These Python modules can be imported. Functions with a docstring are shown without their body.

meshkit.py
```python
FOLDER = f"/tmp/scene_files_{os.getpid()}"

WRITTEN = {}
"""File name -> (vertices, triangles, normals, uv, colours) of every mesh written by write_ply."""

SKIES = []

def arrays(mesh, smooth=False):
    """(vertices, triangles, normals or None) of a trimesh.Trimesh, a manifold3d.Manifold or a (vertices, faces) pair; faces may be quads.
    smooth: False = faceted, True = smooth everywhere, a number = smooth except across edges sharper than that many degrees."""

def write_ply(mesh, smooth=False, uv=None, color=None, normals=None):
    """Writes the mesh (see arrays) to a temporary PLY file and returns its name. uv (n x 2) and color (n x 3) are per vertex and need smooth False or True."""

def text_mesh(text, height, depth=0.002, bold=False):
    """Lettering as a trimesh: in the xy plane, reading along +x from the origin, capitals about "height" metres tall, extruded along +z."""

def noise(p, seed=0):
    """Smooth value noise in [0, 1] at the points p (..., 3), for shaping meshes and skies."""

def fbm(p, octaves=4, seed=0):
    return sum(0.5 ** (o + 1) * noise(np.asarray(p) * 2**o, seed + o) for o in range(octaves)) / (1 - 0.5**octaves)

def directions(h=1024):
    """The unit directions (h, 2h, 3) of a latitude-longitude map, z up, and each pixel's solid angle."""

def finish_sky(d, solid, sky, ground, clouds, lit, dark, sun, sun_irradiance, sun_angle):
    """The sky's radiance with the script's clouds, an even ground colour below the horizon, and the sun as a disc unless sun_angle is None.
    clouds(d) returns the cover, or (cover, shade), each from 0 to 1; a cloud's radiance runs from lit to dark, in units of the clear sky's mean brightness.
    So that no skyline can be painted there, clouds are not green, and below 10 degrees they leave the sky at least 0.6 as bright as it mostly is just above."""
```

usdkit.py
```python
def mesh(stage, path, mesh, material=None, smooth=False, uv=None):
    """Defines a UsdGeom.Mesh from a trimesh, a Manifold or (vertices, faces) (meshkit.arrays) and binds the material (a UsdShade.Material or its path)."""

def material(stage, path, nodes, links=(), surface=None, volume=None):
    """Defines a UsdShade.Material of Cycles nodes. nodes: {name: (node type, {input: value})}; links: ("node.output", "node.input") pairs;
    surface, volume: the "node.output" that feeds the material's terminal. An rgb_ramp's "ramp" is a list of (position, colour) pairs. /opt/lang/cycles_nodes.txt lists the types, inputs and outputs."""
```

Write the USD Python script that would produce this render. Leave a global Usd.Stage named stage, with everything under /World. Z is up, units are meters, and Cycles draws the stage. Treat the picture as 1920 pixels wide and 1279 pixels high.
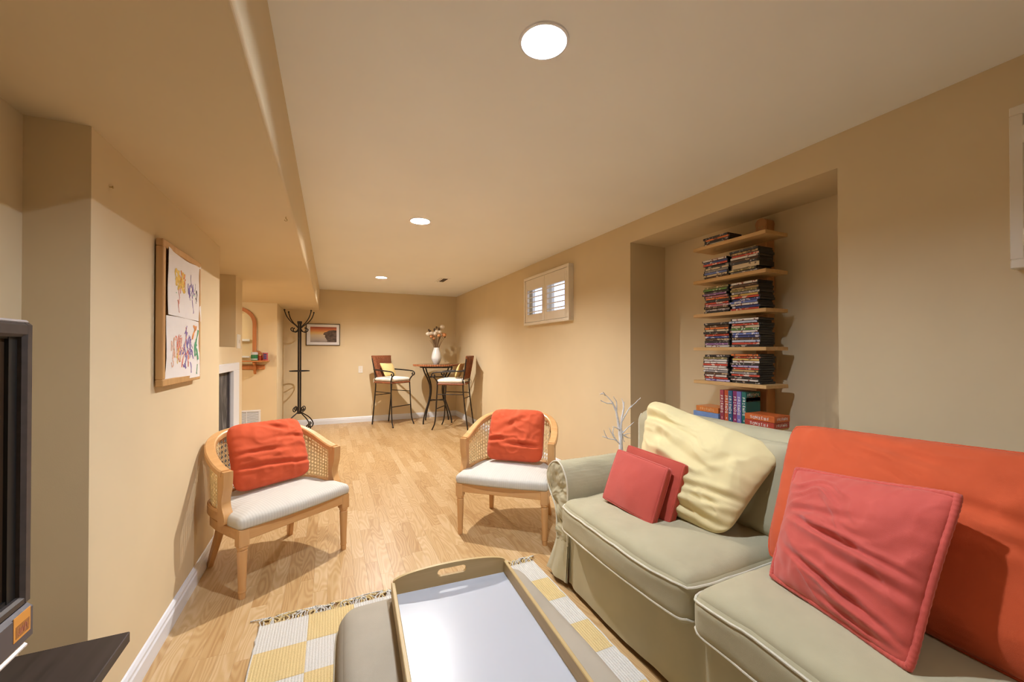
import math, random
import numpy as np
import trimesh
import manifold3d as m3
import meshkit, usdkit
from pxr import Usd, UsdGeom, UsdLux, UsdShade, Gf, Sdf

random.seed(7)
stage = Usd.Stage.CreateInMemory()
UsdGeom.SetStageUpAxis(stage, 'Z')
UsdGeom.SetStageMetersPerUnit(stage, 1.0)
UsdGeom.Xform.Define(stage, '/World')
UsdGeom.Scope.Define(stage, '/World/Looks')

# ------------------------------------------------------------------ camera, sky, exposure
YAW, PITCH, FPX, CAM_H = math.radians(24.27), math.radians(0.413), 753.5, 1.25
EXPOSURE = 0.48
LAMPS = [(2950.0, (0.84, 0.95, 1.10)), (4900.0, (1.0, 0.965, 0.92)), (5400.0, (1.0, 0.965, 0.92)), (700.0, (1.0, 0.96, 0.90))]   # radiance and tint of the ceiling bulbs, nearest first, then the one behind the camera
HALL = 85.0                         # radiance of the hall's dome light
cam = UsdGeom.Camera.Define(stage, '/World/camera')
cam.CreateHorizontalApertureAttr(36.0)
cam.CreateVerticalApertureAttr(36.0 * 1279 / 1920)
cam.CreateFocalLengthAttr(36.0 * FPX / 1920)
cam.CreateVerticalApertureOffsetAttr(36.0 * 12.7 / 1920)
cam.CreateClippingRangeAttr(Gf.Vec2f(0.05, 200))
cam.CreateExposureAttr(EXPOSURE)
fw = np.array([math.sin(YAW) * math.cos(PITCH), math.cos(YAW) * math.cos(PITCH), math.sin(PITCH)])
rt = np.array([math.cos(YAW), -math.sin(YAW), 0.0])
up = np.cross(rt, fw)
cam.AddTransformOp().Set(Gf.Matrix4d(*rt, 0, *up, 0, *(-fw), 0, 0, 0, CAM_H, 1))
sky = UsdLux.DomeLight.Define(stage, '/World/sky')
sky.CreateIntensityAttr(1.0)
_air = usdkit.material(stage, '/World/Looks/overcast_sky', {'b': ('background_shader', {'color': (0.74, 0.80, 1.0), 'strength': 1.25})}, [], surface='b.background')
UsdShade.MaterialBindingAPI.Apply(sky.GetPrim()).Bind(_air)

# ------------------------------------------------------------------ helpers
used = {}


def numbered(path):
    n = used.get(path, 0)
    used[path] = n + 1
    return path if n == 0 else '%s_%03d' % (path, n)


class Thing:
    def __init__(self, prim, loc, rot):
        self.prim, self.loc, self.rot = prim, np.array(loc, float), rot
        self.path = str(prim.GetPath())


def setdata(p, label=None, cat=None, group=None, kind=None):
    for k, v in (('label', label), ('category', cat), ('group', group), ('kind', kind)):
        if v:
            p.SetCustomDataByKey(k, v)


def thing(name, label=None, cat=None, loc=(0, 0, 0), rotz=0.0, group=None, kind=None):
    x = UsdGeom.Xform.Define(stage, numbered('/World/' + name))
    x.AddTranslateOp().Set(Gf.Vec3d(*map(float, loc)))
    if rotz:
        x.AddRotateZOp().Set(math.degrees(rotz))
    setdata(x.GetPrim(), label, cat, group, kind)
    return Thing(x.GetPrim(), loc, rotz)


def part(parent, name, mesh, mat, smooth=30, label=None, kind=None, world=False, uv=None):
    path = numbered((parent.path if parent else '/World') + '/' + name)
    if world and parent:
        mesh = mesh.copy() if isinstance(mesh, trimesh.Trimesh) else mesh
        mesh = M(mesh)
        mesh.apply_translation(-parent.loc)
        if parent.rot:
            mesh.apply_transform(trimesh.transformations.rotation_matrix(-parent.rot, [0, 0, 1]))
    m = usdkit.mesh(stage, path, mesh, mat, smooth=smooth, uv=uv)
    setdata(m.GetPrim(), label, None, None, kind)
    t = Thing(m.GetPrim(), parent.loc if parent else (0, 0, 0), parent.rot if parent else 0)
    return t


def struct(name, mesh, mat, smooth=30, label=None):
    t = part(None, name, mesh, mat, smooth, label, 'structure')
    return t


def M(x):
    if isinstance(x, trimesh.Trimesh):
        return x
    if isinstance(x, (list,)):
        return trimesh.util.concatenate([M(i) for i in x])
    v, f, _ = meshkit.arrays(x)
    return trimesh.Trimesh(v, f, process=False)


def cat(*a):
    return trimesh.util.concatenate([M(i) for i in a])


_BOX = {}


def box(x0, x1, y0, y1, z0, z1, b=0.0):
    """box from min to max, edges chamfered by b"""
    s = np.array([x1 - x0, y1 - y0, z1 - z0], float)
    c = np.array([x1 + x0, y1 + y0, z1 + z0], float) / 2
    if b <= 0:
        m = trimesh.creation.box(s)
    else:
        b = min(b, s.min() * 0.49)
        if 'f' not in _BOX:
            p = []
            for sx in (-1, 1):
                for sy in (-1, 1):
                    for sz in (-1, 1):
                        for k in range(3):
                            q = np.array([sx, sy, sz]) * 2.0
                            q[k] -= 0.5 * (sx, sy, sz)[k]
                            # only one axis stays full
                            full = [np.sign(v) * (2.0 if i == k else 1.5) for i, v in enumerate((sx, sy, sz))]
                            p.append(full)
            p = np.array(p)
            h = trimesh.convex.convex_hull(p)
            _BOX['p'], _BOX['f'] = np.array(h.vertices), np.array(h.faces)
        p = _BOX['p']
        full = np.abs(p) > 1.75
        v = np.sign(p) * (s / 2 - np.where(full, 0, b))
        m = trimesh.Trimesh(v, _BOX['f'].copy(), process=False)
    m.apply_translation(c)
    return m


def tube(pts, r, sides=8, closed=False):
    p = np.asarray(pts, float)
    n = len(p)
    r = np.broadcast_to(np.asarray(r, float), (n,))
    if closed:
        t = np.roll(p, -1, 0) - np.roll(p, 1, 0)
    else:
        t = np.gradient(p, axis=0)
    t /= np.linalg.norm(t, axis=1, keepdims=True) + 1e-12
    a = np.zeros_like(p)
    ref = np.array([0, 0, 1.0]) if abs(t[0, 2]) < 0.9 else np.array([1.0, 0, 0])
    a0 = np.cross(t[0], ref)
    a0 /= np.linalg.norm(a0)
    for i in range(n):
        a0 = a0 - t[i] * (a0 @ t[i])
        a0 /= np.linalg.norm(a0) + 1e-12
        a[i] = a0
    b = np.cross(t, a)
    ang = np.arange(sides) * 2 * np.pi / sides
    v = p[:, None] + r[:, None, None] * (np.cos(ang)[None, :, None] * a[:, None] + np.sin(ang)[None, :, None] * b[:, None])
    v = v.reshape(-1, 3)
    f = []
    m = n if closed else n - 1
    for i in range(m):
        i2 = (i + 1) % n
        for j in range(sides):
            j2 = (j + 1) % sides
            f += [[i * sides + j, i * sides + j2, i2 * sides + j2], [i * sides + j, i2 * sides + j2, i2 * sides + j]]
    if not closed:
        v = np.vstack([v, p[0], p[-1]])
        c0, c1 = len(v) - 2, len(v) - 1
        for j in range(sides):
            j2 = (j + 1) % sides
            f += [[c0, j2, j], [c1, (n - 1) * sides + j, (n - 1) * sides + j2]]
    return trimesh.Trimesh(v, np.array(f), process=False)


def smoothpath(pts, per=8):
    """Catmull-Rom through the points"""
    p = np.asarray(pts, float)
    q = np.vstack([2 * p[0] - p[1], p, 2 * p[-1] - p[-2]])
    out = []
    for i in range(1, len(q) - 2):
        for k in range(per):
            t = k / per
            a, b, c, d = q[i - 1], q[i], q[i + 1], q[i + 2]
            out.append(0.5 * (2 * b + (c - a) * t + (2 * a - 5 * b + 4 * c - d) * t * t + (3 * b - a - 3 * c + d) * t ** 3))
    out.append(p[-1])
    return np.array(out)


def lathe(profile, sides=24):
    return trimesh.creation.revolve(np.asarray(profile, float), sections=sides)


def cyl(p0, p1, r, sides=12):
    return tube([p0, p1], r, sides)


def sphere(c, r, sub=2, scale=(1, 1, 1)):
    m = trimesh.creation.icosphere(sub, r)
    m.apply_scale(scale)
    m.apply_translation(c)
    return m


def extrude(poly, h):
    import shapely.geometry as sg
    g = poly if hasattr(poly, 'geom_type') else sg.Polygon(poly)
    return trimesh.creation.extrude_polygon(g, h, engine='earcut')


def axes(m, ex, ey, ez, o=(0, 0, 0)):
    """maps mesh x,y,z axes on given world vectors"""
    T = np.eye(4)
    T[:3, 0], T[:3, 1], T[:3, 2], T[:3, 3] = ex, ey, ez, o
    m = m.copy()
    m.apply_transform(T)
    if np.linalg.det(T[:3, :3]) < 0:
        m.invert()
    return m


def move(m, x=0, y=0, z=0, rz=0.0):
    m = M(m).copy()
    if rz:
        m.apply_transform(trimesh.transformations.rotation_matrix(rz, [0, 0, 1]))
    m.apply_translation([x, y, z])
    return m


def mbox(x0, x1, y0, y1, z0, z1):
    return m3.Manifold.cube([x1 - x0, y1 - y0, z1 - z0]).translate([x0, y0, z0])


def grid_faces(n, m, off=0, flip=False):
    i, j = np.meshgrid(np.arange(n - 1), np.arange(m - 1), indexing='ij')
    a, b, c, d = i * m + j, i * m + j + 1, (i + 1) * m + j + 1, (i + 1) * m + j
    q = np.stack([a, b, c, d], -1).reshape(-1, 4)
    f = np.vstack([q[:, [0, 1, 2]], q[:, [0, 2, 3]]]) + off
    return f[:, ::-1] if flip else f


def pillow(c, thick, n=44, concave=0.03, wr=0.01, seed=0, puff=0.55, fold=(3.0, 7.0), sag=0.0, rnd=0.06, crease=0.0):
    """a stuffed pillow between four corners TL, TR, BR, BL"""
    TL, TR, BR, BL = [np.array(p, float) for p in c]
    s = np.linspace(0, 1, n)
    s = 0.5 - 0.5 * np.cos(np.pi * s) * (0.55) - 0.45 * (0.5 - s)
    s = (s - s[0]) / (s[-1] - s[0])
    U, V = np.meshgrid(s, s, indexing='ij')
    a, b = 2 * U - 1, 2 * V - 1
    ra, rb = np.sqrt(1 - 2 * rnd * np.abs(b) ** 8), np.sqrt(1 - 2 * rnd * np.abs(a) ** 8)
    u2 = 0.5 + 0.5 * a * ra * (1 - concave * (1 - b ** 2))
    v2 = 0.5 + 0.5 * b * rb * (1 - concave * (1 - a ** 2))
    P = ((1 - u2) * (1 - v2))[..., None] * TL + (u2 * (1 - v2))[..., None] * TR + (u2 * v2)[..., None] * BR + ((1 - u2) * v2)[..., None] * BL
    N = np.cross(BL - TL, TR - TL)
    N = N / np.linalg.norm(N)
    L = np.linalg.norm(TR - TL)
    hgt = ((1 - np.abs(a) ** 2.4) * (1 - np.abs(b) ** 2.4)).clip(0) ** puff
    q = np.stack([U * fold[0], V * fold[1], np.zeros_like(U)], -1)
    warp = meshkit.fbm(np.stack([U * 3, V * 3, np.full_like(U, 5.1)], -1), 2, seed + 9)
    q[..., 1] += (warp - 0.5) * 3.0
    n1 = 1 - np.abs(2 * meshkit.noise(q + seed * 3.7, seed) - 1)
    n2 = 1 - np.abs(2 * meshkit.noise(q * 2.1 + 11.3, seed + 3) - 1)
    soft = meshkit.fbm(np.stack([U * 4, V * 4, np.full_like(U, seed * 1.3)], -1), 3, seed + 5) - 0.5
    edge = np.exp(-((1 - np.abs(a)) / 0.16)) * np.sin(V * 46 + 6 * soft) + np.exp(-((1 - np.abs(b)) / 0.16)) * np.sin(U * 46 + 6 * soft)
    env = hgt ** 0.6
    d = thick / 2 * hgt + env * (wr * (n1 ** 3 - 0.35) + 0.5 * wr * (n2 ** 3 - 0.35) + wr * 1.6 * soft + 0.28 * wr * edge)
    if crease:
        for cr_ in crease:
            cv, amp, wdt, sl = cr_[:4]
            cu, wu = cr_[4:] if len(cr_) > 4 else (0.5, 9.0)
            w_ = np.exp(-((U - cu) / wu) ** 2)
            q_ = (V - cv - sl * (U - 0.5) - 0.06 * soft) / wdt
            d -= env * amp * w_ * (np.exp(-q_ ** 2) - 0.45 * np.exp(-(q_ - 1.8) ** 2) - 0.45 * np.exp(-(q_ + 1.8) ** 2))
    F = P + N * d[..., None]
    B = P - N * (thick / 2 * hgt * 0.35 + env * wr * soft)[..., None]
    if sag:
        F[..., 2] -= sag * hgt * (1 - V)
    v = np.vstack([F.reshape(-1, 3), B.reshape(-1, 3)])
    f = np.vstack([grid_faces(n, n, 0, True), grid_faces(n, n, n * n, False)])
    m = trimesh.Trimesh(v, f, process=False)
    m.merge_vertices(digits_vertex=5)
    m.update_faces(m.nondegenerate_faces())
    if m.volume < 0:
        m.invert()
    border = np.vstack([P[:, 0], P[-1, 1:], P[::-1, -1][1:], P[0, ::-1][1:-1]])
    return m, border, N


def cushion(w, d, h, r, crown=0.0, n=14, noise=0.0, seed=0, bow=0.0):
    """rounded upholstered block, centred in x and y, base at z = 0. Returns mesh and a mapper for points of the plain block in [-1,1]^3"""
    t = np.linspace(-1, 1, n)
    t = np.sign(t) * (1 - (1 - np.abs(t)) ** 1.6)
    vs, fs, off = [], [], 0
    for k in range(3):
        for sgn in (-1, 1):
            A, B = np.meshgrid(t, t, indexing='ij')
            p = np.zeros((n, n, 3))
            p[..., k] = sgn
            p[..., (k + 1) % 3] = A
            p[..., (k + 2) % 3] = B
            vs.append(p.reshape(-1, 3))
            fs.append(grid_faces(n, n, off, sgn > 0))
            off += n * n
    half = np.array([w, d, h]) / 2

    def mapper(p, grow=0.0):
        p = np.asarray(p, float)
        x = p * half
        inner = np.clip(x, -(half - r), half - r)
        o = x - inner
        l = np.linalg.norm(o, axis=-1, keepdims=True)
        q = inner + o / np.maximum(l, 1e-9) * np.minimum(l, r + grow) if grow == 0 else inner + o / np.maximum(l, 1e-9) * (r + grow)
        fx, fy = 1 - np.abs(p[..., 0]) ** 2, 1 - np.abs(p[..., 1]) ** 2
        q[..., 2] += np.where(q[..., 2] > 0, 1, 0.15) * np.sign(q[..., 2]) * crown * np.sqrt(np.clip(fx * fy, 0, 1)) * np.clip(np.abs(p[..., 2]), 0, 1)
        if bow:
            q[..., 0] += np.sign(p[..., 0]) * bow * fy * np.abs(p[..., 0])
        if noise:
            s = meshkit.fbm(q * 5 + seed, 3, seed) - 0.5
            q[..., 2] += noise * s * 2 * (q[..., 2] > 0)
            q[..., 0] += noise * s
        q[..., 2] += h / 2
        return q
    v = mapper(np.vstack(vs))
    m = trimesh.Trimesh(v, np.vstack(fs), process=False)
    m.merge_vertices(digits_vertex=5)
    m.update_faces(m.nondegenerate_faces())
    if m.volume < 0:
        m.invert()
    return m, mapper


def ring_path(mapper, z, k=18, e=0.93):
    """outline of the block at relative height z through the mapper"""
    t = np.linspace(-1, 1, k)
    one = np.ones_like(t)
    q = np.vstack([np.c_[t, -one, one * z], np.c_[one, t, one * z][1:], np.c_[t[::-1], one, one * z][1:], np.c_[-one, t[::-1], one * z][1:-1]])
    return mapper(q)


# ------------------------------------------------------------------ materials
LOOKS = '/World/Looks/'


def mat(name, col, rough=0.6, var=0.0, scale=8.0, bump=0.0, bscale=60.0, spec=0.5, metal=0.0, sheen=0.0, coat=0.0, col2=None, stretch=(1, 1, 1), world=False, bdist=0.01, extra=None):
    nodes = {'p': ('principled_bsdf', {'base_color': col, 'roughness': rough, 'metallic': metal, 'specular_ior_level': spec, 'sheen_weight': sheen, 'coat_weight': coat})}
    if extra:
        nodes['p'][1].update(extra)
    links = []
    if var or bump or col2 is not None:
        if world:
            nodes['tc'] = ('geometry', {})
            src = 'tc.position'
        else:
            nodes['tc'] = ('texture_coordinate', {})
            src = 'tc.object'
        nodes['mp'] = ('mapping', {'scale': stretch})
        links.append((src, 'mp.vector'))
    if var or col2 is not None:
        c = np.array(col)
        lo, hi = (np.clip(c * (1 - var), 0, 1), np.clip(c * (1 + var), 0, 1)) if col2 is None else (np.array(col), np.array(col2))
        nodes['n'] = ('noise_texture', {'scale': scale, 'detail': 4.0})
        nodes['r'] = ('rgb_ramp', {'ramp': [(0.3, tuple(lo)), (0.7, tuple(hi))]})
        links += [('mp.vector', 'n.vector'), ('n.fac', 'r.fac'), ('r.color', 'p.base_color')]
    if bump:
        nodes['bn'] = ('noise_texture', {'scale': bscale, 'detail': 3.0})
        nodes['b'] = ('bump', {'strength': bump, 'distance': bdist})
        links += [('mp.vector', 'bn.vector'), ('bn.fac', 'b.height'), ('b.normal', 'p.normal')]
    return usdkit.material(stage, LOOKS + name, nodes, links, surface='p.BSDF')


def weave_mat(name, col, rough=0.9, var=0.06, thread=900.0, bump=0.25, sheen=0.0, scale=6.0, bdist=0.002):
    """cloth: two crossed fine waves as relief"""
    c = np.array(col)
    nodes = {'tc': ('texture_coordinate', {}), 'n': ('noise_texture', {'scale': scale, 'detail': 5.0}),
             'r': ('rgb_ramp', {'ramp': [(0.3, tuple(c * (1 - var))), (0.7, tuple(np.clip(c * (1 + var), 0, 1)))]}),
             'n2': ('noise_texture', {'scale': thread, 'detail': 1.0}),
             'n3': ('noise_texture', {'scale': 22.0, 'detail': 4.0}),
             'ad': ('math', {'math_type': 'multiply_add', 'value2': 4.0}),
             'b': ('bump', {'strength': bump, 'distance': bdist}),
             'p': ('principled_bsdf', {'roughness': rough, 'sheen_weight': sheen, 'specular_ior_level': 0.25})}
    links = [('tc.object', 'n.vector'), ('n.fac', 'r.fac'), ('r.color', 'p.base_color'), ('tc.object', 'n2.vector'), ('tc.object', 'n3.vector'),
             ('n3.fac', 'ad.value1'), ('n2.fac', 'ad.value3'), ('ad.value', 'b.height'), ('b.normal', 'p.normal')]
    return usdkit.material(stage, LOOKS + name, nodes, links, surface='p.BSDF')


def wood_mat(name, ca, cb, rough=0.4, axis=2, scale=30.0, coat=0.0):
    st = [1.0, 1.0, 1.0]
    st[axis] = 0.07
    nodes = {'tc': ('texture_coordinate', {}), 'mp': ('mapping', {'scale': tuple(st)}),
             'n': ('noise_texture', {'scale': scale, 'detail': 5.0, 'distortion': 0.6}),
             'r': ('rgb_ramp', {'ramp': [(0.3, ca), (0.7, cb)]}),
             'b': ('bump', {'strength': 0.08, 'distance': 0.002}),
             'p': ('principled_bsdf', {'roughness': rough, 'coat_weight': coat})}
    links = [('tc.object', 'mp.vector'), ('mp.vector', 'n.vector'), ('n.fac', 'r.fac'), ('r.color', 'p.base_color'), ('n.fac', 'b.height'), ('b.normal', 'p.normal')]
    return usdkit.material(stage, LOOKS + name, nodes, links, surface='p.BSDF')


WALL = mat('wall_paint', (0.71, 0.575, 0.37), 0.75, var=0.02, scale=3.0, bump=0.05, bscale=350, world=True, spec=0.3, bdist=0.003)
CEIL = mat('ceiling_paint', (0.90, 0.90, 0.885), 0.8, var=0.015, scale=2.0, bump=0.05, bscale=300, world=True, spec=0.2, bdist=0.003)
TRIM = mat('white_trim_paint', (0.77, 0.79, 0.85), 0.35)
SHUT = mat('cream_shutter_paint', (0.80, 0.73, 0.62), 0.35)
PLASTIC = mat('white_plastic', (0.80, 0.77, 0.72), 0.35)
CANWHITE = mat('can_white_enamel', (0.85, 0.85, 0.87), 0.3)
SOFA = weave_mat('khaki_cotton', (0.47, 0.42, 0.275), 0.85, bump=0.18, sheen=0.1)
PIPING = weave_mat('cream_piping', (0.70, 0.65, 0.52), 0.8)
OTTO = weave_mat('greige_cotton', (0.455, 0.395, 0.305), 0.9, bump=0.15)
ORANGE = weave_mat('burnt_orange_cloth', (0.57, 0.088, 0.025), 0.8, bump=0.2, sheen=0.15)
ORANGE2 = weave_mat('orange_seat_cloth', (0.60, 0.092, 0.032), 0.8, bump=0.2, sheen=0.1)
SALMON = weave_mat('salmon_red_cloth', (0.56, 0.085, 0.062), 0.7, bump=0.2, sheen=0.3)
RED = weave_mat('brick_red_cloth', (0.50, 0.07, 0.043), 0.7, bump=0.2, sheen=0.25)
YELLOW = weave_mat('butter_yellow_cloth', (0.74, 0.62, 0.33), 0.85, bump=0.2, sheen=0.1)
YELLOW2 = weave_mat('pale_gold_cloth', (0.75, 0.56, 0.24), 0.85)
WHITECLOTH = weave_mat('off_white_cloth', (0.80, 0.77, 0.71), 0.85)
BEECH = wood_mat('honey_beech', (0.62, 0.33, 0.125), (0.70, 0.40, 0.17), 0.35, 2, coat=0.2)
BEECHX = wood_mat('honey_beech_lengthwise', (0.62, 0.33, 0.125), (0.70, 0.40, 0.17), 0.35, 0, coat=0.2)
SHELFW = wood_mat('pale_pine_board', (0.60, 0.37, 0.15), (0.68, 0.44, 0.20), 0.45, 1)
POSTW = wood_mat('pine_post_wood', (0.48, 0.23, 0.085), (0.56, 0.29, 0.12), 0.45, 2)
TRAYW = wood_mat('ply_tray_wood', (0.52, 0.36, 0.15), (0.62, 0.45, 0.21), 0.45, 1)
TRAYX = wood_mat('ply_tray_wood_crosswise', (0.52, 0.36, 0.15), (0.62, 0.45, 0.21), 0.45, 0)
PINEFRAME = wood_mat('orange_pine', (0.46, 0.17, 0.055), (0.55, 0.22, 0.08), 0.4, 2)
FRAMEW = wood_mat('golden_frame_wood', (0.50, 0.27, 0.10), (0.60, 0.35, 0.14), 0.45, 2)
CANE = mat('cane_strand', (0.80, 0.60, 0.30), 0.5, var=0.12, scale=40)
IRON = mat('dark_iron', (0.030, 0.022, 0.018), 0.45, var=0.2, scale=30, metal=0.3)
WICKER = mat('brown_wicker', (0.26, 0.085, 0.035), 0.5, var=0.4, scale=80)
WICKER2 = mat('woven_table_edge', (0.36, 0.13, 0.05), 0.5, var=0.35, scale=60)
GLASSTOP = mat('dark_tabletop', (0.13, 0.06, 0.035), 0.12, var=0.3, scale=40, coat=0.5)
VASEM = mat('white_glazed_ceramic', (0.82, 0.80, 0.78), 0.2, coat=0.4)
BLACK = mat('black_case_plastic', (0.018, 0.017, 0.018), 0.4)
TVGREY = mat('charcoal_bezel', (0.055, 0.043, 0.038), 0.45, var=0.15, scale=60)
TVPANEL = mat('slate_grey_panel', (0.085, 0.075, 0.085), 0.4)
TVBLACK = mat('black_recess', (0.006, 0.006, 0.006), 0.5)
SCREEN = mat('tv_screen_glass', (0.045, 0.025, 0.014), 0.22, spec=0.6)
SILVER = mat('silver_edge', (0.72, 0.72, 0.75), 0.3, metal=0.5)
STANDW = wood_mat('black_brown_veneer', (0.022, 0.014, 0.012), (0.05, 0.034, 0.03), 0.5, 1)
DARKWOOD = mat('dark_foot_wood', (0.12, 0.045, 0.025), 0.45, var=0.2, scale=30)
BRANCH = mat('silver_branch_paint', (0.74, 0.74, 0.76), 0.5, var=0.12, scale=60)
MIRROR = mat('mirror_glass', (0.85, 0.87, 0.85), 0.02, metal=1.0)
BRASS = mat('brass_hardware', (0.55, 0.42, 0.2), 0.35, metal=0.8)
WHITEMEL = mat('white_melamine', (0.53, 0.54, 0.58), 0.28, var=0.01, scale=4, bump=0.02, bscale=40)

BULBS = [usdkit.material(stage, LOOKS + 'lamp_bulb_glow' + ('_%03d' % i if i else ''), {'e': ('emission', {'color': c_, 'strength': s_})}, [], surface='e.emission') for i, (s_, c_) in enumerate(LAMPS)]
GLASS = usdkit.material(stage, LOOKS + 'window_pane_glass', {'t': ('transparent_bsdf', {'color': (0.95, 0.97, 1)}), 'g': ('glossy_bsdf', {'roughness': 0.02, 'color': (1, 1, 1)}), 'm': ('mix_closure', {'fac': 0.05})},
                        [('t.BSDF', 'm.closure1'), ('g.BSDF', 'm.closure2')], surface='m.closure')

# laminate planks: st carries metres, shifted by whole tens for every plank
PLANK = usdkit.material(stage, LOOKS + 'oak_laminate', {
    'uv': ('texture_coordinate', {}),
    'dv': ('vector_math', {'math_type': 'scale', 'scale': 0.1}), 'fl': ('vector_math', {'math_type': 'floor'}),
    'wn': ('white_noise_texture', {'dimensions': '3D'}),
    'mp': ('mapping', {'scale': (9.0, 1.35, 1.0)}), 'n': ('noise_texture', {'scale': 1.0, 'detail': 1.5, 'roughness': 0.4}),
    'mul': ('math', {'math_type': 'multiply', 'value2': 20.0}), 'fr': ('math', {'math_type': 'sine'}),
    'mp2': ('mapping', {'scale': (420.0, 9.0, 1.0)}), 'n2': ('noise_texture', {'scale': 1.0, 'detail': 2.0}),
    'mul2': ('math', {'math_type': 'multiply', 'value2': 6.2832}),
    'mix1': ('math', {'math_type': 'multiply_add', 'value2': 0.16, 'value3': 0.5}),
    'pw': ('math', {'math_type': 'multiply_add', 'value2': 0.35}),
    'sh': ('math', {'math_type': 'multiply_add', 'value2': 0.46, 'value3': -0.40}),
    'ad': ('math', {'math_type': 'add'}),
    'r': ('rgb_ramp', {'ramp': [(0.05, (0.40, 0.225, 0.085)), (0.35, (0.51, 0.32, 0.145)), (0.6, (0.575, 0.385, 0.19)), (0.95, (0.66, 0.48, 0.285))]}),
    'p': ('principled_bsdf', {'roughness': 0.34, 'specular_ior_level': 0.45})},
    [('uv.UV', 'dv.vector1'), ('dv.vector', 'fl.vector1'), ('fl.vector', 'wn.vector'), ('uv.UV', 'mp.vector'), ('mp.vector', 'n.vector'), ('n.fac', 'mul.value1'), ('mul.value', 'mul2.value1'), ('mul2.value', 'fr.value1'),
     ('fr.value', 'mix1.value1'), ('uv.UV', 'mp2.vector'), ('mp2.vector', 'n2.vector'), ('n2.fac', 'pw.value1'), ('mix1.value', 'pw.value3'), ('wn.value', 'sh.value1'), ('pw.value', 'ad.value1'), ('sh.value', 'ad.value2'),
     ('ad.value', 'r.fac'), ('r.color', 'p.base_color')], surface='p.BSDF')
SUBFLOOR = mat('plank_joint', (0.42, 0.26, 0.11), 0.7)

# ------------------------------------------------------------------ the room shell
XR, XL, YB, ZC, ZS = 2.213, -0.663, 7.53, 2.29, 1.93     # right wall, left wall, far wall, ceiling, soffit
XE, YN = -0.175, -1.7                                     # bulkhead edge, wall behind the camera
NY0, NY1, NZ, NX = 1.11, 2.574, 2.127, 2.588              # niche
WY0, WY1, WZ0, WZ1 = 3.41, 4.43, 1.553, 2.126             # shuttered window
LIGHTS = [(0.65, 1.18), (0.65, 3.23), (0.65, 5.95), (0.65, -0.90)]

# floor: strips of laminate running into the room
rng = random.Random(3)
PW = 0.0675
cells = []
x = XL - 0.16 - PW * 10
i = 0
strips = []
while x < XR + 0.02:
    y = YN - rng.random() * 0.45
    while y < YB:
        L = rng.uniform(0.34, 0.52)
        strips.append((x, x + PW, y, y + L))
        y += L
    x += PW


def plank_mesh(x0, x1, y0, y1, k):
    g = 0.00015
    m = box(x0 + g, x1 - g, y0 + g, y1 - g, -0.012, 0.0, 0.0004)
    v = m.vertices
    uv = np.c_[v[:, 0] - x0 + 3 + 10 * (k % 97), v[:, 1] - y0 + 3 + 10 * (k // 97)]
    return m, uv


floor_t = thing('floor', 'honey oak laminate floor of narrow strips', None, kind='structure')
part(floor_t, 'underlay', box(-3.0, XR + 0.5, YN - 0.2, YB + 0.2, -0.05, -0.010), SUBFLOOR)


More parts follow.
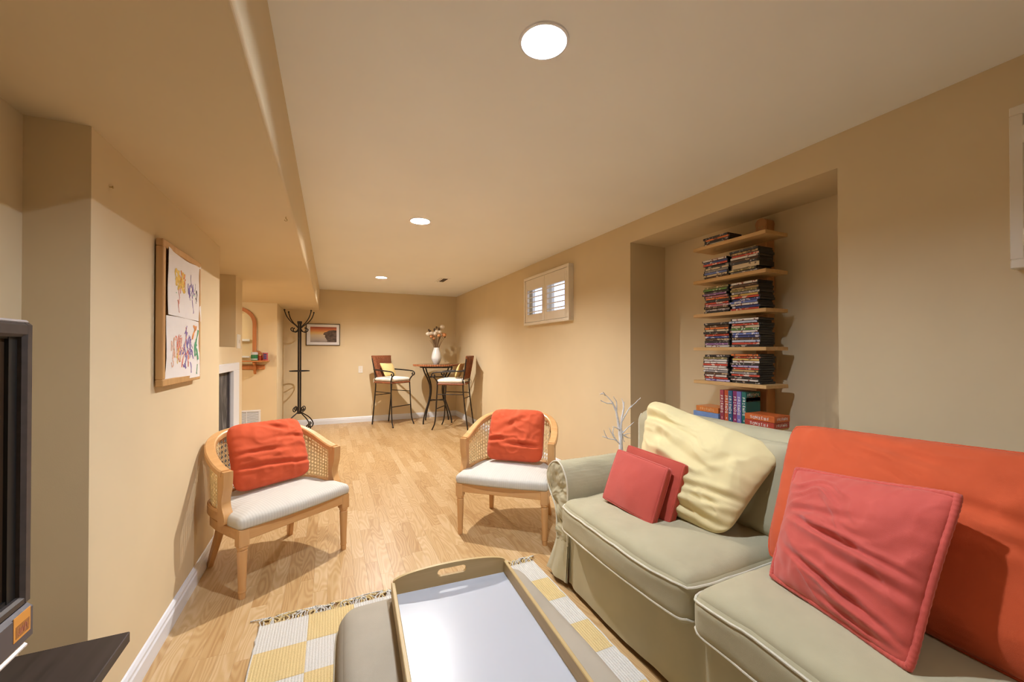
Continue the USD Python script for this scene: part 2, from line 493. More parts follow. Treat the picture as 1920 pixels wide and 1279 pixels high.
def seen(s):
    x0, x1, y0, y1 = s
    cx, cy = (x0 + x1) / 2, (y0 + y1) / 2
    d = cx * math.sin(YAW) + cy * math.cos(YAW)
    if d < 0.3:
        return -1
    u = (cx * math.cos(YAW) - cy * math.sin(YAW)) / d
    v = 1.25 / d
    if abs(u) > 1.3 or v > 0.86:
        return -1
    if cx > 1.12 and cy < 2.0 or (0.05 < cx < 1.1 and cy < 1.5):
        return -1
    if cx < XL - 0.02 and cy < 4.6:
        return -1
    if cx > XR - 0.02:
        return -1
    return (x1 - x0) * (y1 - y0) / d ** 3


order = sorted(range(len(strips)), key=lambda k: -seen(strips[k]))
rest_v, rest_uv = [], []
for rank, k in enumerate(order):
    m, uv = plank_mesh(*strips[k], k)
    if rank < 300:
        part(floor_t, 'plank', m, PLANK, smooth=False, uv=uv)
    else:
        rest_v.append(m)
        rest_uv.append(uv)
part(floor_t, 'plank_field', cat(*rest_v), PLANK, smooth=False, uv=np.vstack(rest_uv), kind='stuff')

# ceiling with openings for the cans
CAN_R, CAN_H = 0.072, 0.11
c = mbox(-3.0, XR + 0.04, YN - 0.2, YB + 0.2, ZC, ZC + 0.2)
for (lx, ly) in LIGHTS:
    c -= m3.Manifold.cylinder(0.3, CAN_R + 0.004, CAN_R + 0.004, 48).translate([lx, ly, ZC - 0.05])
struct('ceiling', c, CEIL, smooth=False)
# bulkhead, its lower edge rounded by a corner bead
prof = [(-3.0, ZC + 0.01), (-3.0, ZS)]
for a in np.linspace(-90, 0, 7):
    prof.append((XE - 0.015 + 0.015 * math.cos(math.radians(a)), ZS + 0.015 + 0.015 * math.sin(math.radians(a))))
prof.append((XE, ZC + 0.01))
b = extrude(prof, YB + 0.05 - YN)
b = axes(b, (1, 0, 0), (0, 0, 1), (0, -1, 0), (0, YB + 0.05, 0))
struct('ceiling_bulkhead', b, WALL, smooth=False)

w = mbox(XR, XR + 0.52, YN - 0.2, YB + 0.2, -0.05, ZC + 0.15) - mbox(XR - 0.1, NX, NY0, NY1, -0.02, NZ) - mbox(XR - 0.1, XR + 1, WY0 + 0.05, WY1 - 0.05, WZ0 + 0.05, WZ1 - 0.05) - mbox(XR + 0.065, XR + 1, 2.9, YB + 1, 1.45, 3)
struct('wall_right', w, WALL, smooth=False)
struct('wall_far', box(-3.0, XR + 0.5, YB, YB + 0.15, -0.05, ZC + 0.15), WALL, smooth=False)
struct('wall_near', box(-3.0, XR + 0.5, YN - 0.15, YN, -0.05, ZC + 0.15), WALL, smooth=False)
XA = -0.81                                                # alcove behind the television
struct('wall_alcove', box(-1.4, XA, YN - 0.1, 1.63, -0.05, ZS + 0.1), WALL, smooth=False)
struct('wall_left', box(-1.4, XL, 1.63, 3.172, -0.05, ZS + 0.1), WALL, smooth=False)
XW2 = -0.78
w2 = mbox(-1.4, XW2, 3.172, 4.60, -0.05, ZS + 0.1) - mbox(-1.02, XW2 + 0.1, 3.30, 4.31, 1.28, ZS + 0.3) - mbox(-0.84, XW2 + 0.1, 3.42, 4.17, 0.10, 1.075)
struct('wall_passage', w2, WALL, smooth=False)
YM = 6.65
struct('wall_mirror', box(-3.0, -0.705, YM, YB + 0.05, -0.05, ZS + 0.1), WALL, smooth=False)
struct('wall_hall', box(-2.75, -2.6, 4.5, YM + 0.1, -0.05, ZS + 0.1), WALL, smooth=False)
struct('wall_stair', box(-2.75, -1.37, 4.45, 4.597, -0.05, ZS + 0.1), WALL, smooth=False)


# baseboards
def baseboard(name, p0, p1, normal):
    prof = [(0, 0), (0.016, 0), (0.016, 0.062), (0.012, 0.070), (0.012, 0.082), (0.006, 0.094), (0, 0.098)]
    p0, p1, nrm = np.array(p0, float), np.array(p1, float), np.array(normal, float)
    d = p1 - p0
    L = np.linalg.norm(d)
    m = extrude(prof, L)
    m = axes(m, (*nrm, 0), (0, 0, 1), (*(d / L), 0), (*p0, 0))
    struct(name, m, TRIM, smooth=False)


baseboard('baseboard_left', (XL, 1.61), (XL, 3.172), (1, 0))
baseboard('baseboard_passage', (XW2, 3.172), (XW2, 4.60), (1, 0))
baseboard('baseboard_far', (-0.705, YB), (XR, YB), (0, -1))
baseboard('baseboard_right', (XR, NY1), (XR, YB), (-1, 0))
baseboard('baseboard_mirror', (-2.6, YM), (-0.705, YM), (0, -1))
baseboard('baseboard_stair', (-2.6, 4.60), (-1.4, 4.60), (0, 1))
# white mouldings of the stair wall, seen in the mirror
struct('trim_1', box(-2.6, -1.35, 4.60, 4.63, 1.42, 1.46, 0.004), TRIM)
struct('trim_2', box(-2.6, -1.35, 4.60, 4.635, 1.12, 1.15, 0.004), TRIM)

# ------------------------------------------------------------------ ceiling lights
LNAMES = ['large white recessed ceiling light nearest the camera, above the sofa', 'white recessed ceiling light in the middle of the room', 'farthest and smallest-looking white recessed ceiling light, near the back wall', 'white recessed ceiling light behind the camera, outside the frame']
for (lx, ly), nm, BULB in zip(LIGHTS, LNAMES, BULBS):
    t = thing('ceiling_light', nm, 'ceiling light', (lx, ly, ZC), group=None)
    R = CAN_R
    ring = [(R - 0.001, 0.002), (R - 0.001, -0.003), (R + 0.004, -0.006), (R + 0.011, -0.004), (R + 0.013, 0.0)]
    part(t, 'trim_ring', lathe(ring, 48), CANWHITE)
    can = [(R, 0.002), (R - 0.006, 0.06), (R - 0.014, CAN_H), (0.0, CAN_H), (0.0, CAN_H + 0.004), (R - 0.010, CAN_H + 0.004), (R + 0.003, 0.06), (R + 0.003, 0.002)]
    part(t, 'reflector', lathe(can, 48), CANWHITE)
    bulb = [(0.024 * math.sin(a), 0.042 - 0.024 * math.cos(a)) for a in np.linspace(0, math.pi / 2, 9)] + [(0.024, 0.064), (0.0, 0.064)]
    part(t, 'bulb_face', lathe(bulb, 32), BULB)
    part(t, 'bulb_neck', lathe([(0.0, 0.065), (0.037, 0.065), (0.034, 0.075), (0.02, 0.1), (0.0, CAN_H)], 24), CANWHITE)


# ------------------------------------------------------------------ shuttered windows (far one lets daylight in, near one is closed)
def shutter_window(name, y0, y1, z0, z1, open_, label):
    xw, xf = XR, 2.155
    t = thing(name, label, None, (xf, (y0 + y1) / 2, z0), kind='structure')
    fr = 0.032
    P = lambda n, m, mt, **k: part(t, n, m, mt, world=True, **k)
    P('frame', cat(box(xf, xw + 0.002, y0, y1, z0, z0 + fr, 0.003), box(xf, xw + 0.002, y0, y1, z1 - fr, z1, 0.003),
                   box(xf, xw + 0.002, y0, y0 + fr, z0 + fr, z1 - fr, 0.002), box(xf, xw + 0.002, y1 - fr, y1, z0 + fr, z1 - fr, 0.002)), SHUT)
    ym = (y0 + y1) / 2
    for (a, b_) in ((ym + 0.002, y1 - fr - 0.003), (y0 + fr + 0.003, ym - 0.002)):
        sw, rt_, rb = 0.052, 0.125, 0.09
        zb, zt = z0 + fr + 0.003, z1 - fr - 0.003
        x0, x1 = xf + 0.006, xf + 0.034
        pn = P('shutter_panel', cat(box(x0, x1, a, a + sw, zb, zt, 0.002), box(x0, x1, b_ - sw, b_, zb, zt, 0.002),
                                    box(x0, x1, a + sw, b_ - sw, zb, zb + rb, 0.002), box(x0, x1, a + sw, b_ - sw, zt - rt_, zt, 0.002)), SHUT)
        n = 5
        pitch = (zt - rt_ - zb - rb) / n
        for k in range(n):
            zc = zb + rb + pitch * (k + 0.5)
            ang = math.radians(-14 if open_ else 72)
            sl = box(-0.031, 0.031, a + sw + 0.001, b_ - sw - 0.001, -0.0045, 0.0045, 0.003)
            sl.apply_transform(trimesh.transformations.rotation_matrix(ang, [0, 1, 0]))
            sl.apply_translation([(x0 + x1) / 2, 0, zc])
            part(pn, 'louver', sl, SHUT, world=True)
        hy = b_ if a > ym else a
        for hz in (zb + 0.07, zt - 0.07):
            P('hinge', box(xf - 0.003, xf + 0.006, hy - 0.006, hy + 0.006, hz - 0.03, hz + 0.03, 0.002), SHUT)
    if open_:
        for (a, b_) in ((y0 + 0.05, ym), (ym, y1 - 0.05)):
            P('sash', cat(box(2.235, 2.268, a, b_, z0 + 0.05, z0 + 0.085), box(2.235, 2.268, a, b_, z1 - 0.085, z1 - 0.05), box(2.235, 2.268, a, a + 0.035, z0 + 0.085, z1 - 0.085), box(2.235, 2.268, b_ - 0.035, b_, z0 + 0.085, z1 - 0.085)), PLASTIC)
            P('pane', box(2.249, 2.253, a + 0.03, b_ - 0.03, z0 + 0.08, z1 - 0.08), GLASS)


shutter_window('window_1', WY0, WY1, WZ0, WZ1, True, 'small basement window with two white louvered shutters letting daylight in')
shutter_window('window_2', -0.46, 0.561, 1.534, 2.096, False, 'shuttered window box cut off by the right edge of the photo')

# ------------------------------------------------------------------ shelf in the niche
SX0, SX1, SY0, SY1, ST = 2.30, 2.505, 1.518, 2.03, 0.022
SZ = [1.957, 1.7305, 1.500, 1.2725, 1.048, 0.800]      # tops of the six boards
sh = thing('wall_shelf', 'tall pine shelf of six boards on an upright inside the niche', 'shelf', (2.588, 1.76, 0.62))
part(sh, 'upright', cat(box(SX1, 2.588, 1.648, 1.722, 0.62, 2.085, 0.006), cyl((SX1 + 0.0005, 1.685, 2.06), (2.5875, 1.685, 2.06), 0.0365, 20)), POSTW, world=True)
part(sh, 'screw', cat(cyl((2.503, 1.675, 2.04), (2.508, 1.675, 2.04), 0.004, 8), cyl((2.503, 1.695, 2.04), (2.508, 1.695, 2.04), 0.004, 8)), BRASS, world=True)
for z in SZ:
    part(sh, 'shelf_board', box(SX0, SX1, SY0, SY1, z - ST, z, 0.002), SHELFW, world=True)

# spines: ink on coloured paper
INK = {'black': ((0.03, 0.028, 0.03), (0.45, 0.4, 0.36)), 'dark brown': ((0.10, 0.05, 0.03), (0.55, 0.4, 0.25)), 'white': ((0.72, 0.68, 0.64), (0.3, 0.12, 0.1)), 'cream': ((0.68, 0.56, 0.38), (0.15, 0.1, 0.08)),
       'red': ((0.58, 0.07, 0.04), (0.8, 0.6, 0.5)), 'orange': ((0.72, 0.20, 0.05), (0.2, 0.06, 0.03)), 'navy': ((0.05, 0.07, 0.24), (0.65, 0.65, 0.75)), 'blue': ((0.14, 0.20, 0.52), (0.75, 0.75, 0.8)),
       'pale blue': ((0.50, 0.58, 0.72), (0.1, 0.12, 0.3)), 'purple': ((0.25, 0.12, 0.30), (0.7, 0.55, 0.65)), 'pink': ((0.62, 0.22, 0.25), (0.8, 0.7, 0.7)), 'lilac': ((0.50, 0.43, 0.62), (0.15, 0.1, 0.3)),
       'green': ((0.13, 0.27, 0.06), (0.7, 0.75, 0.65)), 'olive': ((0.24, 0.20, 0.08), (0.65, 0.55, 0.3)), 'tan': ((0.50, 0.34, 0.15), (0.12, 0.06, 0.03)), 'yellow': ((0.70, 0.48, 0.14), (0.2, 0.1, 0.05)), 'grey': ((0.30, 0.28, 0.28), (0.75, 0.72, 0.7))}
SPINE = {}
for k, (c0, c1) in INK.items():
    for v in range(2):
        SPINE[k, v] = usdkit.material(stage, LOOKS + 'spine_print_' + k.replace(' ', '_') + ('' if v == 0 else '_001'), {
            'tc': ('texture_coordinate', {}), 'oi': ('object_info', {}), 'mw': ('math', {'math_type': 'multiply', 'value2': 37.0}),
            'mp': ('mapping', {'scale': (1, 75 if v == 0 else 40, 60)}), 'n': ('noise_texture', {'dimensions': '4D', 'scale': 1.0, 'detail': 2.0}),
            'mp2': ('mapping', {'scale': (1, 22, 1)}), 'n2': ('noise_texture', {'dimensions': '4D', 'scale': 1.0, 'detail': 0.0}),
            'r': ('rgb_ramp', {'ramp': [(0.52, (0, 0, 0)), (0.56, (1, 1, 1))]}), 'r2': ('rgb_ramp', {'ramp': [(0.46, (0, 0, 0)), (0.5, (1, 1, 1))]}),
            'mu': ('math', {'math_type': 'multiply'}), 'mx': ('mix_color', {'a': c0, 'b': c1}), 'p': ('principled_bsdf', {'roughness': 0.3})},
            [('tc.object', 'mp.vector'), ('mp.vector', 'n.vector'), ('tc.object', 'mp2.vector'), ('mp2.vector', 'n2.vector'), ('oi.random', 'mw.value1'), ('mw.value', 'n.w'), ('mw.value', 'n2.w'),
             ('n.fac', 'r.fac'), ('n2.fac', 'r2.fac'), ('r.color', 'mu.value1'), ('r2.color', 'mu.value2'), ('mu.value', 'mx.fac'), ('mx.result', 'p.base_color')], surface='p.BSDF')

ORD = ['', 'topmost', 'second from the top', 'third from the top', 'fourth from the top', 'fifth from the top', 'sixth from the top', 'seventh from the top', 'eighth from the top', 'ninth from the top', 'tenth from the top',
       'eleventh from the top', 'twelfth from the top', 'thirteenth from the top']
SHN = ['top shelf board', 'second shelf board', 'third shelf board', 'fourth shelf board', 'fifth shelf board']
STACKS = {  # listed from the top of each stack down
    (0, 'left'): 'black orange black white',
    (1, 'left'): 'white navy red black cream grey blue cream dark_brown',
    (1, 'right'): 'black tan red white dark_brown black cream* olive grey',
    (2, 'left'): 'olive green black purple pink orange black red pink dark_brown grey black',
    (2, 'right'): 'white dark_brown tan olive grey yellow red navy blue white navy red',
    (3, 'left'): 'black dark_brown orange cream black red navy dark_brown black purple white',
    (3, 'right'): 'white pale_blue red cream green white blue navy dark_brown pale_blue red black',
    (4, 'left'): 'black olive white white red white white grey dark_brown white red lilac',
    (4, 'right'): 'orange red yellow white black lilac red tan grey red black white black'}
rng = random.Random(11)
PRINT = 0
for (s, side), txt in STACKS.items():
    names = txt.split()
    z = SZ[s] + 0.0005
    yc = 1.872 if side == 'left' else 1.672
    for k in range(len(names) - 1, -1, -1):
        nm = names[k]
        thick = 0.0148
        if nm.endswith('*'):
            nm, thick = nm[:-1], 0.030
        if s == 4 or s == 2:
            thick *= 0.985 if s == 4 else 1.0
        if s == 4 and side == 'right':
            thick = 0.0140
        nm = nm.replace('_', ' ')
        dy, dx = rng.uniform(-0.009, 0.009), rng.uniform(-0.008, 0.010)
        if (s, side, k) in ((1, 'left', 0),):
            dy = 0.014
        ln = 0.188 if side == 'left' else 0.190
        t = thing('dvd_case', '%s%s-spined case, %s in the %s-hand stack on the %s' % ('thick ' if thick > 0.02 else '', nm, ORD[k + 1], side, SHN[s]), 'dvd case', (2.327 + dx, yc + dy, z), rng.uniform(-0.03, 0.03), group='cases stacked on the niche shelf')
        part(t, 'case_shell', box(0.0, 0.135, -ln / 2, ln / 2, 0, thick - 0.0006, 0.0015), BLACK)
        lo, hi = -ln / 2 + rng.uniform(0.002, 0.012), ln / 2 - rng.uniform(0.002, 0.012)
        part(t, 'spine_sleeve', box(-0.0009, 0.0015, lo, hi, 0.0012, thick - 0.0018), SPINE[nm, rng.randrange(2)], smooth=False)
        z += thick
mg = thing('magazine', 'thin dark booklet lying flat at the right of the top shelf board', 'booklet', (2.36, 1.60, SZ[0] + 0.0003), 0.3)
part(mg, 'cover', box(0, 0.12, -0.05, 0.05, 0, 0.008, 0.001), SPINE['dark brown', 0])
part(mg, 'pages', box(-0.001, 0.119, -0.0485, 0.0485, 0.0015, 0.0065), PIPING)

# boxed sets on the lowest board
LETTER = mat('white_print', (0.80, 0.78, 0.74), 0.5)
DOTS = [mat('red_dot_print', (0.55, 0.05, 0.04), 0.5), mat('yellow_dot_print', (0.75, 0.5, 0.08), 0.5), mat('blue_dot_print', (0.1, 0.2, 0.5), 0.5)]


def lettering(word, height, length):
    """spaced capitals, along +x, centred, in the xy plane; and the dots between them"""
    out, dots = [], []
    n = len(word)
    for k, ch in enumerate(word):
        m = meshkit.text_mesh(ch, height, 0.0006, bold=True)
        c0 = m.bounds.mean(0)
        m.apply_translation([-c0[0] + length * ((k + 0.5) / n - 0.5), -height / 2 + (0.12 * height if k % 2 else -0.06 * height), 0])
        out.append(m)
        if k < n - 1:
            dots.append(move(trimesh.creation.cylinder(height * 0.13, 0.0006, sections=8), length * ((k + 1.0) / n - 0.5), 0, 0.0003))
    return cat(*out), cat(*dots)


def box_material(nm, c):
    return mat('box_set_card_' + nm, c, 0.35, var=0.08, scale=30)


UPR = [('crimson', (0.34, 0.05, 0.075)), ('vermilion', (0.55, 0.10, 0.035)), ('petrol blue', (0.03, 0.12, 0.24)), ('plum', (0.25, 0.035, 0.13)), ('violet blue', (0.20, 0.18, 0.50)), ('teal green', (0.015, 0.15, 0.135))]
zb = SZ[5] + 0.0004
y = 1.836
UW, UD, UH = 0.0288, 0.135, 0.195
for k, (nm, c) in enumerate(UPR):
    y -= UW + 0.0010
    lab = '%s boxed disc set standing upright on the lowest shelf board' % nm
    t = thing('box_set', lab, 'box set', (2.315 + 0.004 * (k % 2), y + UW / 2, zb), group='boxed sets on the lowest shelf board')
    bm = box_material(nm.replace(' ', '_'), c)
    part(t, 'card_box', box(0, UD, -UW / 2, UW / 2, 0, UH, 0.0015), bm)
    tx, dt = lettering('FRIENDS', 0.015, 0.118)
    # reads from the top down on the spine (spine faces -x)
    part(t, 'spine_title', axes(tx, (0, 0, -1), (0, -1, 0), (-1, 0, 0), (0.0, 0, 0.105)), LETTER, smooth=False)
    part(t, 'title_dot', axes(dt, (0, 0, -1), (0, -1, 0), (-1, 0, 0), (0.0, 0, 0.105)), DOTS[k % 3], smooth=False)
    part(t, 'season_mark', move(trimesh.creation.icosphere(1, 0.006), 0, 0, 0.018) if False else axes(meshkit.text_mesh(str(k + 1), 0.011, 0.0006, True), (0, -1, 0), (0, 0, 1), (-1, 0, 0), (0.0, 0.004, 0.012)), LETTER, smooth=False)
    if k == 5:  # its side faces the sofa: title, band of people, dark picture
        tx, dt = lettering('FRIENDS', 0.014, 0.11)
        part(t, 'side_title', axes(tx, (1, 0, 0), (0, 0, 1), (0, -1, 0), (UD / 2, -UW / 2, 0.176)), LETTER, smooth=False)
        skin = mat('printed_faces', (0.45, 0.15, 0.07), 0.5, var=0.5, scale=90)
        bl = [axes(move(trimesh.creation.cylinder(0.011, 0.0006, sections=12)), (1, 0, 0), (0, 0, 1.25), (0, -1, 0), (0.014 + 0.0214 * q, -UW / 2, 0.148 + 0.004 * (q % 2))) for q in range(6)]
        part(t, 'printed_portraits', cat(*bl), skin, smooth=False)
        part(t, 'printed_band', box(0.002, UD - 0.002, -UW / 2 - 0.0003, -UW / 2 + 0.0003, 0.134, 0.160), TVBLACK, smooth=False)
        part(t, 'printed_arch', axes(move(trimesh.creation.annulus(0.010, 0.019, 0.0006, sections=20)), (1, 0, 0), (0, 0, 1), (0, -1, 0), (0.095, -UW / 2, 0.05)), skin, smooth=False)
FLAT = [('orange', (0.62, 0.20, 0.045), 2.02, 1.845, 1, 'left of the upright sets, on a blue one', 2.312), ('sky blue', (0.17, 0.29, 0.58), 2.035, 1.838, 0, 'left of the upright sets, under an orange one', 2.303),
        ('bright orange', (0.66, 0.155, 0.04), 1.650, 1.470, 1, 'right of the upright sets, upper of a pair', 2.298), ('brick red', (0.48, 0.07, 0.045), 1.652, 1.474, 0, 'right of the upright sets, lower of a pair', 2.300)]
for k, (nm, c, ya, yb, lev, where, x0) in enumerate(FLAT):
    yc, L = (ya + yb) / 2, ya - yb
    hz = 0.036
    t = thing('box_set', '%s boxed disc set lying flat %s' % (nm, where), 'box set', (x0, yc, zb + lev * (hz + 0.0006)), group='boxed sets on the lowest shelf board')
    part(t, 'card_box', box(0, 0.14, -L / 2, L / 2, 0, hz, 0.0015), box_material(nm.replace(' ', '_'), c))
    tx, dt = lettering('FRIENDS', 0.015, 0.115)
    if k == 1:
        continue
    if k == 0:
        part(t, 'spine_title', axes(tx, (0, -1, 0), (0, 0, 1), (-1, 0, 0), (0, 0, hz / 2)), box_material('pale_orange_print', (0.72, 0.42, 0.2)), smooth=False)
    else:
        part(t, 'spine_title', axes(tx, (0, 1, 0), (0, 0, -1), (-1, 0, 0), (0, 0, hz / 2)), LETTER, smooth=False)
        part(t, 'title_dot', axes(dt, (0, 1, 0), (0, 0, -1), (-1, 0, 0), (0, 0, hz / 2)), DOTS[k % 3], smooth=False)
        tx2, _ = lettering('FRIENDS', 0.013, 0.10)
        part(t, 'end_title', axes(tx2, (1, 0, 0), (0, 0, 1), (0, -1, 0), (0.07, -L / 2, hz / 2)), LETTER, smooth=False)

# ------------------------------------------------------------------ sofa
so = thing('sofa', 'khaki slipcovered sofa with rolled arms and cream piping', 'sofa', (1.5, 1.0, 0))
SO = lambda n, m, mt, **k: part(so, n, m, mt, world=True, **k)
Y0, Y1 = -0.06, 2.03          # arm to arm
XF = 1.135                    # skirt front


def arm_profile(yin, s):
    """front outline of an arm in (y, z); s = +1 leans towards +y"""
    p = [(0.0, 0.22), (0.0, 0.40), (0.0, 0.50), (0.012, 0.565), (0.045, 0.615), (0.085, 0.640), (0.125, 0.638), (0.172, 0.615), (0.208, 0.570), (0.216, 0.520), (0.196, 0.470), (0.155, 0.425), (0.125, 0.385), (0.112, 0.33), (0.108, 0.22)]
    return [(yin + s * a, b) for a, b in p]


for (yin, s) in ((1.815, 1), (Y0 + 0.215, -1)):
    pr_ = smoothpath([(0, a, b) for a, b in arm_profile(yin, s)], 4)[:, 1:]
    m = extrude(pr_, 0.80)
    m = axes(m, (0, 1, 0), (0, 0, 1), (1, 0, 0), (XF + 0.008, 0, 0))
    m = trimesh.Trimesh(m.vertices, m.faces)
    m = m.subdivide_to_size(0.022, max_iter=8)
    m.merge_vertices()
    nz = meshkit.fbm(m.vertices * np.array([9, 16, 22]), 3, 4) - 0.5
    front = np.exp(-((m.vertices[:, 0] - XF - 0.008) / 0.02) ** 2)
    m.vertices[:, 0] += front * nz * 0.040 - front * 0.004
    m.vertices[:, 2] += (1 - front) * nz * 0.012 * (m.vertices[:, 2] > 0.3)
    a = SO('arm', m, SOFA, smooth=50)
    path = np.c_[np.full(len(pr_), XF + 0.004), pr_]
    part(a, 'arm_piping', tube(path, 0.0045, 6), PIPING, world=True)
    # skirt below the arm: front flares out at the floor
    ys = np.linspace(yin - s * 0.002, yin + s * 0.110, 9)
    rows = []
    for q, zz in enumerate(np.linspace(0.235, 0.03, 8)):
        f_ = q / 7
        yy = yin + (ys - yin) * (1 + 0.62 * f_ ** 1.2)
        xx = XF + 0.004 - 0.022 * f_ + 0.010 * f_ * np.sin(np.linspace(0, 1, 9) * 7.5 + 1)
        rows.append(np.c_[xx, yy, np.full(9, zz)])
    side = []
    for q, zz in enumerate(np.linspace(0.235, 0.03, 8)):
        f_ = q / 7
        ye = yin + s * 0.112 * (1 + 0.62 * f_ ** 1.2)
        xs_ = np.linspace(XF + 0.004 - 0.022 * f_, 1.93, 30)
        side.append(np.c_[xs_, ye + s * 0.008 * f_ * np.sin(xs_ * 30), np.full(30, zz)])
    R_ = np.concatenate([np.array(rows)[:, :-1], np.array(side)], axis=1)
    v = R_.reshape(-1, 3)
    f = grid_faces(8, R_.shape[1])
    back = v + np.array([0.006, -s * 0.006, 0])
    SO('arm_skirt', trimesh.Trimesh(np.vstack([v, back]), np.vstack([f, f[:, ::-1] + len(v)]), process=False), SOFA, smooth=True)
# front skirt: cloth hanging under the cushions with shallow waves
ys = np.linspace(Y0 + 0.215, 1.818, 90)
zs = np.linspace(0.36, 0.028, 14)
Yg, Zg = np.meshgrid(ys, zs, indexing='ij')
fall = (0.36 - Zg) / 0.33
pleat = np.exp(-((Yg - 0.985) / 0.03) ** 2) * 0.018 + np.exp(-((Yg - 1.80) / 0.03) ** 2) * 0.012
Xg = XF + 0.020 - 0.018 * fall - 0.030 * fall * (meshkit.fbm(np.stack([Yg * 4.2, Zg * 0.8, 0 * Yg], -1), 3, 2) - 0.5) + pleat * fall
v = np.stack([Xg, Yg, Zg], -1).reshape(-1, 3)
f = grid_faces(90, 14)
back = v + np.array([0.006, 0, 0])
SO('front_skirt', trimesh.Trimesh(np.vstack([v, back]), np.vstack([f[:, ::-1], f + len(v)]), process=False), SOFA, smooth=True)
SO('seat_base', box(XF + 0.06, 1.93, Y0 + 0.12, Y1 - 0.12, 0.10, 0.30, 0.02), SOFA)
# back
m, mp = cushion(0.20, 2.04, 0.60, 0.085, n=26, noise=0.006, seed=3)
bm_ = move(m, 1.865, 1.005, 0.285)
bk = SO('back_rest', bm_, SOFA, smooth=True)
pth = mp(np.c_[np.full(40, -0.97), np.linspace(-1, 1, 40), np.full(40, 0.9)]) + np.array([1.865, 1.005, 0.285])
zz = np.linspace(0.5, 0.9, 12)
for e in (-1, 1):
    pc = mp(np.c_[np.full(12, -0.9), np.full(12, e * 1.0), np.linspace(-0.2, 1.0, 12)]) + np.array([1.865, 1.005, 0.285])
    part(bk, 'back_piping', tube(pc + np.array([-0.004, 0, 0]), 0.004, 6), PIPING, world=True)
# seat cushions
for k, (ya, yb) in enumerate(((0.985, 1.812), (0.155, 0.979))):
    m, mp = cushion(0.70, yb - ya, 0.165, 0.055, crown=0.035, n=40, noise=0.017, seed=5 + k, bow=0.015)
    o = np.array([1.43, (ya + yb) / 2, 0.305])
    cu = SO('seat_cushion', move(m, *o), SOFA, smooth=True)
    for zz in (0.72, -0.72):
        rp = ring_path(mp, zz, 26) + o
        ctr = rp.mean(0)
        out = rp - ctr
        out[:, 2] = 0
        rp = rp + out / np.linalg.norm(out, axis=1, keepdims=True) * 0.003 + np.array([0, 0, 0.001])
        part(cu, 'cushion_piping', tube(rp, 0.0045, 6, closed=True), PIPING, world=True)
for k, (ya, yb) in enumerate(((0.99, 1.80), (0.17, 0.975))):
    m, mp = cushion(0.13, yb - ya, 0.40, 0.06, n=24, noise=0.012, seed=9 + k, bow=0.02)
    T = trimesh.transformations.rotation_matrix(math.radians(9), [0, 1, 0])
    m.apply_transform(T)
    SO('back_cushion', move(m, 1.675, (ya + yb) / 2, 0.470), SOFA, smooth=True)
for (fx, fy) in ((XF + 0.06, 1.86), (XF + 0.06, 0.1), (1.88, 1.86), (1.88, 0.1)):
    part(so, 'foot', lathe([(0, 0), (0.022, 0), (0.026, 0.02), (0.03, 0.11), (0, 0.11)], 14).apply_translation([fx, fy, 0]), DARKWOOD, world=True)


# ------------------------------------------------------------------ loose pillows on the sofa
def pillow_thing(name, label, corners, thick, mt, welt=None, welt_mat=None, group=None, **kw):
    m, border, N = pillow(corners, thick, **kw)
    base = np.array(corners).mean(0)
    base[2] = np.min(m.vertices[:, 2])
    t = thing(name, label, 'pillow', base, group=group)
    part(t, 'cover', m, mt, smooth=True, world=True)
    if welt:
        k = len(border)
        ph = np.arange(k)
        part(t, 'welt', tube(border, welt * (1 + 0.06 * np.sin(ph * 1.9)), 8, closed=True), welt_mat or mt, smooth=True, world=True)
    return t


pillow_thing('throw_pillow', 'large butter yellow pillow slumped against the sofa back', [(1.69, 1.815, 0.985), (1.70, 1.03, 0.845), (1.43, 1.115, 0.495), (1.40, 1.58, 0.50)], 0.20, YELLOW, n=84, wr=0.022, seed=4, concave=0.03, rnd=0.10, fold=(2.2, 5.5),
             crease=((0.24, 0.045, 0.045, 0.10, 0.08, 0.28), (0.72, 0.030, 0.035, -0.12, 0.8, 0.3), (0.80, 0.030, 0.03, -0.16, 0.75, 0.3), (0.88, 0.026, 0.03, 0.1, 0.7, 0.35), (0.45, 0.016, 0.05, 0.3, 0.4, 0.4), (0.6, 0.02, 0.04, 0.05, 0.5, 0.3)))
pillow_thing('throw_pillow', 'very large burnt orange pillow at the right end of the sofa', [(1.70, 1.015, 0.955), (1.66, 0.27, 0.985), (1.42, 0.20, 0.50), (1.45, 0.965, 0.50)], 0.20, ORANGE, welt=0.005, n=72, wr=0.011, seed=8, concave=0.015, rnd=0.05, fold=(4, 3), crease=((0.30, 0.012, 0.04, 0.25, 0.85, 0.2), (0.42, 0.012, 0.035, 0.2, 0.9, 0.2), (0.12, 0.010, 0.03, 0.3, 0.5, 0.2)))
pillow_thing('throw_pillow', 'salmon red square pillow with a raised edge leaning on the big orange one', [(1.545, 0.910, 0.822), (1.41, 0.448, 0.895), (1.23, 0.476, 0.505), (1.33, 0.865, 0.505)], 0.135, SALMON, welt=0.009, n=84, wr=0.013, seed=12, concave=0.03, rnd=0.02, fold=(2.0, 4.0),
             crease=((0.50, 0.020, 0.022, 0.12, 0.6, 0.4), (0.80, 0.026, 0.025, 0.25, 0.6, 0.3), (0.62, 0.014, 0.03, 0.1, 0.8, 0.25), (0.93, 0.02, 0.02, 0.1, 0.7, 0.2), (0.35, 0.010, 0.03, -0.15, 0.3, 0.3)))


